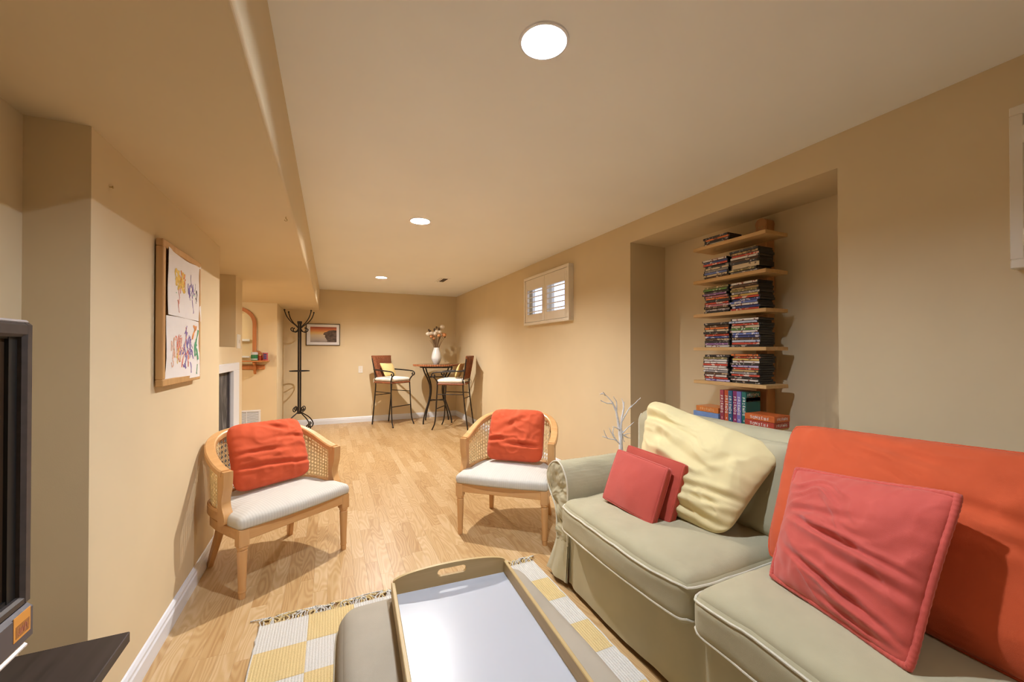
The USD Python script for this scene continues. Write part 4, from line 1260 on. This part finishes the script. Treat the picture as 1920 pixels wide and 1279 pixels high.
def scrib(n_, cx_, cy_, sx_, sy_, w, vert=0.6):
    out = []
    for _ in range(n_):
        a, b_ = cx_ + nr.uniform(-sx_, sx_), cy_ + nr.uniform(-sy_, sy_)
        p = [(a, b_)]
        for q in range(3):
            a += nr.uniform(-0.05, 0.05)
            b_ += nr.uniform(-0.07, 0.07) * (1 + vert)
            p.append((a, b_))
        out.append((p, w * nr.uniform(0.5, 1.2)))
    return out


sheet('painting', fy0 + 0.055, fy1 + 0.002, 1.405, 1.695, 'upper childs painting with orange and yellow blot on white paper',
      [('yellow', PAINTS['yellow'], scrib(11, 0.36, 0.53, 0.14, 0.10, 0.030)), ('orange', PAINTS['orange'], scrib(7, 0.38, 0.60, 0.10, 0.14, 0.016)), ('coral', PAINTS['coral'], scrib(3, 0.33, 0.30, 0.06, 0.06, 0.010)),
       ('violet', PAINTS['violet'], scrib(8, 0.62, 0.48, 0.09, 0.17, 0.010, 1.2)), ('black', PAINTS['black'], scrib(4, 0.82, 0.50, 0.05, 0.2, 0.006)), ('green', PAINTS['green'], [([(0.75, 0.43), (0.76, 0.45), (0.77, 0.43)], 0.012), ([(0.22, 0.37), (0.225, 0.385)], 0.01)])], 1.0)
sheet('painting', fy0 + 0.035, fy1 - 0.018, 1.115, 1.400, 'lower childs painting with many coral, violet and green streaks',
      [('peach', PAINTS['peach'], scrib(10, 0.25, 0.40, 0.16, 0.28, 0.014, 1.5)), ('coral', PAINTS['coral'], scrib(12, 0.5, 0.45, 0.2, 0.28, 0.012, 1.5)), ('violet', PAINTS['violet'], scrib(20, 0.62, 0.50, 0.16, 0.30, 0.011, 1.0)),
       ('yellow', PAINTS['yellow'], scrib(4, 0.32, 0.30, 0.06, 0.15, 0.012)), ('green', PAINTS['green'], scrib(6, 0.88, 0.35, 0.05, 0.18, 0.018, 1.4)), ('orange', PAINTS['orange'], scrib(4, 0.8, 0.9, 0.05, 0.08, 0.02))], -0.3)

# ------------------------------------------------------------------ passage: chalkboard hatch, switch; mirror wall: mirror with ledge, jars, register
hb = thing('chalkboard', 'smudged chalkboard panel in a white frame, low in the passage wall', 'chalkboard', (-0.78, 3.8, 0.1))
CHALK = usdkit.material(stage, LOOKS + 'smudged_chalkboard', {'tc': ('geometry', {}), 'mp': ('mapping', {'scale': (1, 6.0, 1.6)}), 'n': ('noise_texture', {'scale': 1.6, 'detail': 4.0, 'distortion': 1.5}),
    'r': ('rgb_ramp', {'ramp': [(0.42, (0.05, 0.045, 0.042)), (0.56, (0.12, 0.11, 0.105)), (0.70, (0.34, 0.33, 0.33))]}), 'p': ('principled_bsdf', {'roughness': 0.8})},
    [('tc.position', 'mp.vector'), ('mp.vector', 'n.vector'), ('n.fac', 'r.fac'), ('r.color', 'p.base_color')], surface='p.BSDF')
HB = lambda n, m, mt, **k: part(hb, n, m, mt, world=True, **k)
HB('slate', box(-0.815, -0.805, 3.42, 4.17, 0.10, 1.075), CHALK)
HB('frame_stile', box(-0.80, -0.764, 4.165, 4.39, 0.10, 1.075, 0.003), TRIM)
HB('frame_stile', box(-0.80, -0.764, 3.36, 3.425, 0.10, 1.075, 0.003), TRIM)
HB('frame_head', box(-0.80, -0.764, 3.36, 4.39, 1.075, 1.142, 0.003), TRIM)
HB('frame_bead', box(-0.807, -0.79, 4.13, 4.168, 0.10, 1.075), TVPANEL)
sw = thing('light_switch', 'white wall switch at the end of the passage wall', 'switch', (-0.78, 4.45, 1.335))
part(sw, 'plate', box(-0.781, -0.774, 4.36, 4.50, 1.27, 1.40, 0.002), PLASTIC, world=True)
part(sw, 'toggle', box(-0.775, -0.766, 4.42, 4.44, 1.32, 1.35, 0.002), PLASTIC, world=True)

MXC, MHW = -1.19, 0.235
mr = thing('mirror', 'arched orange pine mirror with ledge on the wall past the passage', 'mirror', (MXC, YM, 1.0))
def arch(hw, z0_, ztop, n_=24):
    zc = ztop - hw
    return [(MXC - hw, z0_), (MXC + hw, z0_)] + [(MXC + hw * math.cos(a), zc + hw * math.sin(a)) for a in np.linspace(0, math.pi, n_)]
rg = sg.Polygon(arch(MHW, 1.08, 1.86)).difference(sg.Polygon(arch(MHW - 0.045, 1.07, 1.815)))
part(mr, 'frame', axes(extrude(rg, 0.028), (1, 0, 0), (0, 0, 1), (0, -1, 0), (0, YM - 0.001, 0)), PINEFRAME, world=True)
part(mr, 'mirror_plate', axes(extrude(sg.Polygon(arch(MHW - 0.043, 1.07, 1.817)), 0.008), (1, 0, 0), (0, 0, 1), (0, -1, 0), (0, YM - 0.002, 0)), MIRROR, smooth=False, world=True)
part(mr, 'ledge', box(MXC - 0.42, MXC + 0.40, YM - 0.16, YM - 0.001, 1.095, 1.113, 0.004), PINEFRAME, world=True)
part(mr, 'peg_rail', box(MXC - 0.34, MXC + 0.34, YM - 0.022, YM - 0.001, 0.985, 1.045, 0.006), PINEFRAME, world=True)
brk = extrude(smoothpath([(0, 1.095, 0), (-0.115, 1.095, 0), (-0.11, 1.06, 0), (-0.06, 1.03, 0), (-0.05, 0.97, 0), (-0.028, 0.925, 0), (0, 0.93, 0)], 5)[:, :2], 0.03)
for bx in (MXC - 0.22, MXC + 0.22):
    part(mr, 'bracket', axes(brk, (0, 1, 0), (0, 0, 1), (1, 0, 0), (bx - 0.015, YM - 0.001, 0)), PINEFRAME, world=True)
for s in (-1, 1):
    part(mr, 'scroll_ear', axes(extrude(sg.Polygon(smoothpath([(0, 1.113, 0), (0.12, 1.113, 0), (0.13, 1.15, 0), (0.10, 1.165, 0), (0.075, 1.145, 0), (0.075, 1.20, 0), (0.05, 1.24, 0), (0.02, 1.25, 0), (0, 1.24, 0)], 5)[:, :2]).buffer(0), 0.022),
         (s, 0, 0), (0, 0, 1), (0, -1, 0), (MXC + s * (MHW - 0.003), YM - 0.001, 0)), PINEFRAME, world=True)
JG = mat('green_jar_label', (0.02, 0.17, 0.06), 0.4)
j1 = thing('jar', 'green and white jar on the mirror ledge', 'jar', (-0.965, YM - 0.11, 1.1135))
part(j1, 'jar_body', lathe([(0, 0), (0.038, 0), (0.041, 0.006), (0.041, 0.028), (0.041, 0.075), (0.038, 0.08), (0, 0.08)], 24), JG)
part(j1, 'lid', lathe([(0, 0.08), (0.042, 0.08), (0.043, 0.098), (0.04, 0.116), (0, 0.116)], 24), WHITEMEL)
part(j1, 'label_band', lathe([(0.0415, 0.012), (0.0418, 0.012), (0.0418, 0.026), (0.0415, 0.026)], 24), WHITEMEL)
j2 = thing('candle', 'amber red candle glass between the jar and the can', 'candle', (-0.895, YM - 0.10, 1.1135))
part(j2, 'glass_body', lathe([(0, 0), (0.022, 0), (0.024, 0.01), (0.024, 0.07), (0, 0.07)], 18), mat('amber_red_glass', (0.35, 0.05, 0.02), 0.2))
part(j2, 'rim', lathe([(0.02, 0.07), (0.0245, 0.07), (0.0245, 0.08), (0.02, 0.08)], 18), BRASS)
j3 = thing('can', 'red and dark blue can on the mirror ledge', 'can', (-0.835, YM - 0.10, 1.1135))
part(j3, 'can_body', lathe([(0, 0), (0.03, 0), (0.032, 0.004), (0.032, 0.108), (0, 0.108)], 20), mat('red_can_print', (0.42, 0.07, 0.08), 0.35))
part(j3, 'can_label', cat(*[box(-0.018, 0.018, -0.0335, -0.029, z_, z_ + 0.018, 0.001) for z_ in (0.02, 0.045, 0.07)]), mat('dark_blue_print', (0.05, 0.06, 0.2), 0.4), smooth=False)
part(j3, 'can_rim', lathe([(0.027, 0.108), (0.032, 0.108), (0.032, 0.113), (0.027, 0.113)], 20), SILVER)
rgst = thing('air_register', 'white metal floor-level air register below the mirror', 'vent', (-1.05, YM, 0.19))
RG_ = lambda n, m, mt, **k: part(rgst, n, m, mt, world=True, **k)
rx0, rx1, rz0, rz1 = -1.22, -0.903, 0.185, 0.415
RG_('frame', cat(box(rx0, rx1, YM - 0.012, YM, rz0, rz0 + 0.025, 0.003), box(rx0, rx1, YM - 0.012, YM, rz1 - 0.025, rz1, 0.003), box(rx0, rx0 + 0.025, YM - 0.012, YM, rz0 + 0.025, rz1 - 0.025, 0.003), box(rx1 - 0.025, rx1, YM - 0.012, YM, rz0 + 0.025, rz1 - 0.025, 0.003), box(-1.075, -1.065, YM - 0.0125, YM, rz0 + 0.025, rz1 - 0.025, 0.002)), TRIM)
for k in range(14):
    z_ = rz0 + 0.03 + k * 0.0125
    m = box(rx0 + 0.02, rx1 - 0.02, -0.0055, 0.0055, -0.001, 0.001)
    m.apply_transform(trimesh.transformations.rotation_matrix(0.8, [1, 0, 0]))
    RG_('slat', move(m, 0, YM - 0.006, z_), TRIM, smooth=False)
RG_('backing', box(rx0 + 0.01, rx1 - 0.01, YM - 0.002, YM - 0.0005, rz0 + 0.01, rz1 - 0.01), mat('register_shadow_grey', (0.30, 0.31, 0.33), 0.7), smooth=False)

# ------------------------------------------------------------------ far wall: sunset print, outlet; ceiling vent
fp = thing('framed_photo', 'thin dark framed sunset photograph with wide white mat on the far wall', 'picture', (-0.117, YB, 1.34))
FP = lambda n, m, mt, **k: part(fp, n, m, mt, world=True, **k)
px0, px1, pz0, pz1 = -0.377, 0.143, 1.338, 1.705
yf = YB - 0.001
for (a, b_, c_, d_) in ((px0, px1, pz0, pz0 + 0.01), (px0, px1, pz1 - 0.01, pz1), (px0, px0 + 0.01, pz0 + 0.01, pz1 - 0.01), (px1 - 0.01, px1, pz0 + 0.01, pz1 - 0.01)):
    FP('frame_bar', box(a, b_, yf - 0.022, yf, c_, d_, 0.001), mat('bronze_frame', (0.06, 0.04, 0.02), 0.4) if not stage.GetPrimAtPath(LOOKS + 'bronze_frame') else UsdShade.Material.Get(stage, LOOKS + 'bronze_frame'))
FP('mat_board', box(px0 + 0.009, px1 - 0.009, yf - 0.012, yf - 0.002, pz0 + 0.009, pz1 - 0.009), mat('white_mat_board', (0.80, 0.78, 0.78), 0.7))
ix0, ix1, iz0, iz1 = -0.313, 0.089, 1.394, 1.652
SUNSET = usdkit.material(stage, LOOKS + 'sunset_print', {'tc': ('geometry', {}), 'sp': ('separate_xyz', {}), 'mr': ('map_range', {'from_min': iz0, 'from_max': iz1}), 'n': ('noise_texture', {'scale': 9.0, 'detail': 3.0}), 'ad': ('math', {'math_type': 'multiply_add', 'value2': 0.10}),
    'r': ('rgb_ramp', {'ramp': [(0.0, (0.18, 0.15, 0.14)), (0.18, (0.42, 0.36, 0.33)), (0.50, (0.62, 0.52, 0.36)), (0.66, (0.72, 0.46, 0.16)), (0.80, (0.66, 0.24, 0.07)), (0.95, (0.50, 0.12, 0.05)), (1.0, (0.36, 0.09, 0.05))]}), 'p': ('principled_bsdf', {'roughness': 0.4})},
    [('tc.position', 'sp.vector'), ('sp.z', 'mr.value'), ('tc.position', 'n.vector'), ('n.fac', 'ad.value1'), ('mr.result', 'ad.value3'), ('ad.value', 'r.fac'), ('r.color', 'p.base_color')], surface='p.BSDF')
FP('print', box(ix0, ix1, yf - 0.0135, yf - 0.011, iz0, iz1), SUNSET, smooth=False)
cl = [(1.0, 0.0), (1.0, 0.78), (0.86, 0.80), (0.70, 0.76), (0.60, 0.66), (0.53, 0.64), (0.50, 0.56), (0.48, 0.50), (0.56, 0.46), (0.55, 0.34), (0.60, 0.22), (0.64, 0.10), (0.63, 0.0)]
poly = sg.Polygon([(ix0 + (ix1 - ix0) * a, iz0 + (iz1 - iz0) * b_) for a, b_ in cl])
FP('printed_cliff', axes(extrude(poly, 0.0006), (1, 0, 0), (0, 0, 1), (0, -1, 0), (0, yf - 0.0135, 0)), mat('cliff_print', (0.035, 0.022, 0.018), 0.4, col2=(0.16, 0.11, 0.08), scale=28), smooth=False)
ol = thing('wall_outlet', 'cream wall outlet on the far wall left of the bar stool', 'outlet', (0.477, YB, 0.85))
part(ol, 'cover_plate', box(0.442, 0.512, YB - 0.007, YB, 0.86, 0.98, 0.002), PLASTIC, world=True)
for z_ in (0.895, 0.945):
    part(ol, 'socket', axes(extrude(sg.Point(0.477, z_).buffer(0.015), 0.002), (1, 0, 0), (0, 0, 1), (0, -1, 0), (0, YB - 0.006, 0)), SHUT, world=True)
cv = thing('ceiling_vent', 'small dark ceiling vent opening near the far right corner', 'vent', (1.49, 5.83, ZC))
part(cv, 'flange', cat(box(1.425, 1.57, 5.63, 5.66, ZC - 0.005, ZC, 0.001), box(1.425, 1.57, 5.99, 6.02, ZC - 0.005, ZC, 0.001), box(1.425, 1.45, 5.66, 5.99, ZC - 0.005, ZC, 0.001), box(1.545, 1.57, 5.66, 5.99, ZC - 0.005, ZC, 0.001)), CEIL, world=True)
part(cv, 'grille', box(1.475, 1.545, 5.68, 5.95, ZC - 0.003, ZC - 0.0005), mat('dark_vent_mesh', (0.05, 0.03, 0.02), 0.6), smooth=False, world=True)
part(cv, 'slot', box(1.448, 1.458, 5.66, 5.99, ZC - 0.003, ZC - 0.0005), UsdShade.Material.Get(stage, LOOKS + 'dark_vent_mesh'), smooth=False, world=True)
part(cv, 'divider', box(1.458, 1.475, 5.66, 5.99, ZC - 0.004, ZC, 0.001), CEIL, world=True)
for nm, (x_, y_, z_), ax in (('brass cup hook screwed into the bulkhead soffit', (-0.21, 2.33, ZS), 2), ('small screw left in the upper left wall', (XL, 1.739, 1.787), 0)):
    hk = thing('cup_hook' if ax == 2 else 'wall_screw', nm, 'hook' if ax == 2 else 'screw', (x_, y_, z_))
    if ax == 2:
        part(hk, 'shank', cyl((0, 0, 0.002), (0, 0, -0.010), 0.002, 8), BRASS)
        part(hk, 'hook_loop', tube([(0.006 * math.sin(a), 0, -0.016 + 0.006 * math.cos(a)) for a in np.linspace(0, 5, 14)], 0.0015, 6), BRASS)
    else:
        part(hk, 'shank', cyl((-0.002, 0, 0), (0.008, 0, 0), 0.002, 8), BRASS)
        part(hk, 'head', cyl((0.008, 0, 0), (0.010, 0, 0), 0.0045, 10), BRASS)

# ------------------------------------------------------------------ bar table, vase, stools
bt = thing('bar_table', 'round iron-legged bar table with woven brown edge in the corner', 'table', (1.69, 6.97, 0.0))
R0 = 0.395
part(bt, 'tabletop', lathe([(0, 0.985), (R0 - 0.02, 0.985), (R0 - 0.004, 0.99), (R0, 1.0), (R0, 1.014), (R0 - 0.008, 1.020), (R0 - 0.03, 1.022), (0, 1.022)], 48), GLASSTOP)
ew = []
for k in range(64):
    a = 2 * math.pi * k / 64
    m = box(-0.008, 0.006, -0.017, 0.017, -0.019, 0.015, 0.004)
    m.apply_transform(trimesh.transformations.rotation_matrix(a, [0, 0, 1]))
    ew.append(move(m, R0 * math.cos(a), R0 * math.sin(a), 1.003))
wr = part(bt, 'woven_rim', cat(*ew), WICKER2, smooth=False, kind='stuff')
part(bt, 'apron_ring', lathe([(0.27, 0.955), (0.285, 0.955), (0.285, 0.985), (0.27, 0.985)], 36), IRON)
LA = [math.radians(x_) for x_ in (206, 118, -38, 28)]
lp = [(0.29, 0.985), (0.285, 0.94), (0.25, 0.86), (0.19, 0.76), (0.145, 0.64), (0.14, 0.52), (0.165, 0.40), (0.21, 0.28), (0.255, 0.16), (0.28, 0.06), (0.285, 0.0)]
for a in LA:
    part(bt, 'leg', tube(smoothpath([(r_ * math.cos(a), r_ * math.sin(a), z_) for r_, z_ in lp], 4), 0.0125, 8), IRON, smooth=True)
for zr, rr in ((0.79, 0.20), (0.385, 0.165)):
    for k in range(4):
        a0, a1 = LA[k], LA[(k + 1) % 4]
        part(bt, 'stretcher', tube(smoothpath([(rr * math.cos(a0), rr * math.sin(a0), zr), (0.6 * rr * (math.cos(a0) + math.cos(a1)) / 1.6, 0.6 * rr * (math.sin(a0) + math.sin(a1)) / 1.6, zr), (rr * math.cos(a1), rr * math.sin(a1), zr)], 5), 0.007, 6), IRON, smooth=True)
va = thing('vase', 'white ribbed ceramic vase on the bar table', 'vase', (1.69, 6.97, 1.0225))
prf = [(0, 0.0), (0.045, 0.0), (0.052, 0.006)]
body = smoothpath([(0.052, 0.006, 0), (0.078, 0.06, 0), (0.086, 0.11, 0), (0.078, 0.17, 0), (0.060, 0.23, 0), (0.050, 0.27, 0), (0.052, 0.282, 0)], 8)[:, :2]
prf += [(r_ + 0.0012 * math.sin(z_ * 420), z_) for r_, z_ in body[1:]]
prf += [(0.047, 0.282), (0.044, 0.26), (0.06, 0.2), (0.07, 0.1), (0.04, 0.02), (0, 0.018)]
part(va, 'vase_body', lathe(prf, 32), VASEM, smooth=40)
fl = thing('dried_flowers', 'dried bouquet of cream and peach blooms standing in the white vase', 'flowers', (1.69, 6.97, 1.05))
nr = np.random.RandomState(8)
STEM, FCREAM, FPEACH, FDARK = mat('dry_stem', (0.22, 0.13, 0.06), 0.8, var=0.3), mat('cream_bloom', (0.80, 0.70, 0.58), 0.85, var=0.12, scale=60), mat('peach_bloom', (0.70, 0.32, 0.13), 0.85, var=0.2, scale=60), mat('brown_seed_head', (0.13, 0.08, 0.04), 0.9, var=0.3, scale=60)
heads = [(-0.145, 0.0, 1.543, 0.033, 0), (0.11, 0.02, 1.672, 0.034, 0), (-0.035, -0.03, 1.545, 0.034, 0), (0.043, -0.04, 1.575, 0.032, 0), (0.0, 0.03, 1.53, 0.03, 0), (0.13, -0.01, 1.53, 0.034, 1), (-0.085, 0.0, 1.50, 0.028, 1), (0.09, 0.05, 1.56, 0.024, 1), (-0.10, 0.05, 1.58, 0.018, 2), (-0.02, 0.06, 1.62, 0.018, 2), (0.06, 0.06, 1.63, 0.02, 2), (-0.06, -0.05, 1.46, 0.02, 1), (0.16, 0.04, 1.50, 0.014, 2), (0.02, 0.08, 1.66, 0.014, 2), (-0.13, 0.03, 1.61, 0.013, 2), (-0.10, -0.04, 1.555, 0.026, 0), (0.075, 0.0, 1.535, 0.03, 0), (-0.01, -0.06, 1.585, 0.026, 0), (0.03, -0.05, 1.515, 0.026, 1)]
for (dx, dy, z_, r_, k) in heads:
    zb_ = z_ - 1.05
    s_ = part(fl, 'stem', tube(smoothpath([(dx * 0.12, dy * 0.12, 0.0), (dx * 0.25, dy * 0.25, zb_ * 0.5), (dx * 0.7, dy * 0.7, zb_ * 0.82), (dx, dy, zb_)], 4), 0.0028, 5), STEM, smooth=True)
    r_ = r_ * (1.25 if k < 2 else 1.1)
    m = trimesh.creation.icosphere(3, r_)
    m.vertices *= (1 + 0.28 * (meshkit.fbm(m.vertices * (5 / r_) * 0.6 + nr.uniform(0, 50), 2, 3) - 0.5))[:, None]
    m.apply_scale((1, 1, 0.8 if k < 2 else 1.5))
    m.apply_translation((dx, dy, zb_))
    part(fl, 'bloom' if k < 2 else 'seed_head', m, (FCREAM, FPEACH, FDARK)[k], smooth=True)
fil = []
for k in range(26):
    a, rr = nr.uniform(0, 6.28), nr.uniform(0.05, 0.16)
    zt = nr.uniform(0.38, 0.56)
    fil.append(tube(smoothpath([(0.02 * math.cos(a), 0.02 * math.sin(a), 0.1), (0.4 * rr * math.cos(a), 0.4 * rr * math.sin(a), zt * 0.7), (rr * math.cos(a), rr * math.sin(a), zt)], 3), 0.0022, 4))
part(fl, 'filler_twigs', cat(*fil), STEM, smooth=True, kind='stuff')


def bar_stool(label, loc, rot, pl):
    t = thing('bar_stool', label, 'bar stool', loc, rot)
    for s in (-1, 1):
        arm = [(s * 0.180, 0.245, 0.93), (s * 0.20, 0.10, 0.925), (s * 0.222, -0.10, 0.915), (s * 0.228, -0.235, 0.905), (s * 0.228, -0.285, 0.885), (s * 0.228, -0.290, 0.850), (s * 0.228, -0.262, 0.835), (s * 0.228, -0.240, 0.855), (s * 0.228, -0.252, 0.875)]
        part(t, 'arm', tube(smoothpath(arm, 5), 0.0105, 8), IRON, smooth=True)
        fl_ = [(s * 0.228, -0.262, 0.838), (s * 0.212, -0.225, 0.79), (s * 0.205, -0.205, 0.73), (s * 0.208, -0.215, 0.50), (s * 0.212, -0.228, 0.25), (s * 0.218, -0.245, 0.10), (s * 0.229, -0.285, 0.0)]
        part(t, 'leg', tube(smoothpath(fl_, 5), 0.0105, 8), IRON, smooth=True)
        rl = [(s * 0.195, 0.265, 1.12), (s * 0.180, 0.235, 0.93), (s * 0.172, 0.205, 0.72), (s * 0.175, 0.225, 0.45), (s * 0.177, 0.285, 0.0)]
        part(t, 'leg', tube(smoothpath(rl, 5), 0.0105, 8), IRON, smooth=True)
        part(t, 'side_stretcher', cyl((s * 0.208, -0.214, 0.56), (s * 0.175, 0.218, 0.56), 0.0065, 8), IRON, smooth=True)
    part(t, 'foot_rail', cyl((-0.210, -0.222, 0.33), (0.210, -0.222, 0.33), 0.008, 8), IRON, smooth=True)
    part(t, 'back_stretcher', cyl((-0.175, 0.222, 0.50), (0.175, 0.222, 0.50), 0.0065, 8), IRON, smooth=True)
    part(t, 'seat_frame', box(-0.212, 0.212, -0.222, 0.215, 0.705, 0.738, 0.012), WICKER)
    # woven back panel: herringbone strips on a board that leans and widens
    bp = []
    T_b = lambda u, h: np.array([(0.150 + 0.052 * h) * u, 0.218 + 0.052 * h + 0.022 * (u * u - 1), 0.80 + 0.355 * h])
    n_ = 9
    us_ = np.linspace(-1, 1, n_)
    v = np.array([T_b(u, h) + np.array([0, d_, 0]) for d_ in (-0.012, 0.012) for u in us_ for h in np.linspace(0, 1, 5)])
    f1 = grid_faces(n_, 5)
    f2 = f1[:, ::-1] + n_ * 5
    ed = [j for j in range(5)] + [i * 5 + 4 for i in range(1, n_)] + [(n_ - 1) * 5 + j for j in range(3, -1, -1)] + [i * 5 for i in range(n_ - 2, 0, -1)]
    f3 = []
    for q in range(len(ed)):
        a, b_ = ed[q], ed[(q + 1) % len(ed)]
        f3 += [[a, b_, b_ + n_ * 5], [a, b_ + n_ * 5, a + n_ * 5]]
    m = trimesh.Trimesh(v, np.vstack([f1, f2, np.array(f3)]), process=False)
    m.fix_normals()
    bkp = part(t, 'backrest', m, WICKER)
    strips_ = []
    for k in range(-8, 22):
        for half in (-1, 1):
            ps = []
            for q in np.linspace(0, 1, 5):
                u, h = half * q, k / 16 + q * 0.55
                if 0.02 < h < 0.98 and abs(u) < 0.98:
                    ps.append(T_b(u, h))
            if len(ps) > 1:
                for d_ in (-0.0125, 0.0125):
                    strips_.append(tube(np.array(ps) + np.array([0, d_, 0]), 0.0055, 5))
    part(bkp, 'weave', cat(*strips_), WICKER, smooth=True, kind='stuff')
    part(bkp, 'back_rim', tube(np.array([T_b(u, 1.0) for u in us_]), 0.014, 8), WICKER, smooth=True)
    m, mp_ = cushion(0.41, 0.42, 0.062, 0.03, crown=0.010, n=16, noise=0.008, seed=3)
    w_ = local((loc[0], loc[1]), rot, (0, -0.01, 0))
    cu_ = thing('seat_cushion', 'white tied seat cushion on the %s' % pl[0], 'cushion', (w_[0], w_[1], 0.7385), rot)
    part(cu_, 'cushion_body', m, WHITECLOTH, smooth=True)
    for s in (-1, 1):
        part(cu_, 'tie', tube(smoothpath([(s * 0.15, 0.195, 0.04), (s * 0.175, 0.225, 0.05), (s * 0.19, 0.245, 0.02), (s * 0.18, 0.25, -0.03)], 3), 0.006, 6), WHITECLOTH, smooth=True)
    cor = [local((loc[0], loc[1]), rot, p) for p in pl[2]]
    pillow_thing('stool_pillow', pl[1], cor, 0.10, YELLOW2, n=26, wr=0.006, seed=pl[3], concave=0.05)


RS1 = math.atan2(0.56, 0.83)
RS2 = math.atan2(-0.83, -0.56) if False else math.atan2(0.83, 0.56) + math.pi
# local -y is the facing direction: f = (sin r, -cos r)
RS2 = math.atan2(-0.83, -0.56)
bar_stool('iron bar stool with woven back left of the bar table', (0.95, 7.06, 0.0), RS1, ('bar stool left of the bar table', 'pale gold pillow on the bar stool left of the table', [(-0.145, 0.150, 1.045), (0.145, 0.150, 1.03), (0.150, 0.06, 0.812), (-0.10, 0.06, 0.812)], 41))
bar_stool('iron bar stool with woven back by the right wall, right of the bar table', (1.82, 6.33, 0.0), RS2, ('bar stool by the right wall', 'pale gold pillow on the bar stool by the right wall', [(-0.145, 0.150, 1.05), (0.145, 0.150, 1.05), (0.135, 0.06, 0.812), (-0.135, 0.06, 0.812)], 44))

# ------------------------------------------------------------------ coat rack
cr = thing('coat_rack', 'dark wrought iron coat rack standing near the far wall', 'coat rack', (-0.45, 7.17, 0.0))
for (dx, dy) in ((-0.014, -0.014), (0.014, -0.014), (0.014, 0.014), (-0.014, 0.014)):
    part(cr, 'pole_bar', box(dx - 0.0115, dx + 0.0115, dy - 0.0115, dy + 0.0115, 0.26, 1.70, 0.002), IRON)
part(cr, 'collar', box(-0.032, 0.032, -0.032, 0.032, 1.675, 1.715, 0.004), IRON)
part(cr, 'collar', box(-0.030, 0.030, -0.030, 0.030, 0.255, 0.30, 0.004), IRON)
for k in range(4):
    a = math.radians(41 + 90 * k)
    ca, sa = math.cos(a), math.sin(a)
    R3 = lambda pts: [(r_ * ca, r_ * sa, z_) for r_, z_ in pts]
    arm_ = part(cr, 'upper_hook', tube(smoothpath(R3([(0.02, 1.60), (0.07, 1.645), (0.15, 1.70), (0.215, 1.77), (0.250, 1.84), (0.258, 1.866)]), 5), 0.0075, 8), IRON, smooth=True)
    part(arm_, 'ball_tip', sphere(R3([(0.258, 1.872)])[0], 0.013), IRON, smooth=True)
    low_ = part(cr, 'lower_hook', tube(smoothpath(R3([(0.02, 1.60), (0.055, 1.555), (0.105, 1.545), (0.142, 1.565), (0.150, 1.592), (0.130, 1.605)]), 5), 0.0075, 8), IRON, smooth=True)
    part(low_, 'ball_tip', sphere(R3([(0.127, 1.604)])[0], 0.011), IRON, smooth=True)
    part(cr, 'base_scroll', tube(smoothpath(R3([(0.025, 0.26), (0.04, 0.33), (0.075, 0.365), (0.105, 0.345), (0.105, 0.31), (0.08, 0.295), (0.065, 0.315), (0.078, 0.33)]), 5), 0.0075, 8), IRON, smooth=True)
    ft = R3([(0.02, 0.29), (0.07, 0.25), (0.16, 0.19), (0.22, 0.13), (0.250, 0.07), (0.240, 0.025), (0.205, 0.010), (0.170, 0.030), (0.170, 0.075), (0.195, 0.095), (0.213, 0.075), (0.203, 0.055)])
    part(cr, 'foot_scroll', tube(smoothpath(ft, 5), 0.009, 8), IRON, smooth=True)
part(cr, 'umbrella_ring', tube([(0.14 * math.cos(a), 0.14 * math.sin(a), 0.93) for a in np.linspace(0, 2 * math.pi, 33)[:-1]], 0.007, 8, closed=True), IRON, smooth=True)
for k in range(4):
    a = math.radians(45 + 90 * k)
    part(cr, 'ring_spoke', cyl((0.02 * math.cos(a), 0.02 * math.sin(a), 0.93), (0.138 * math.cos(a), 0.138 * math.sin(a), 0.93), 0.006, 8), IRON, smooth=True)
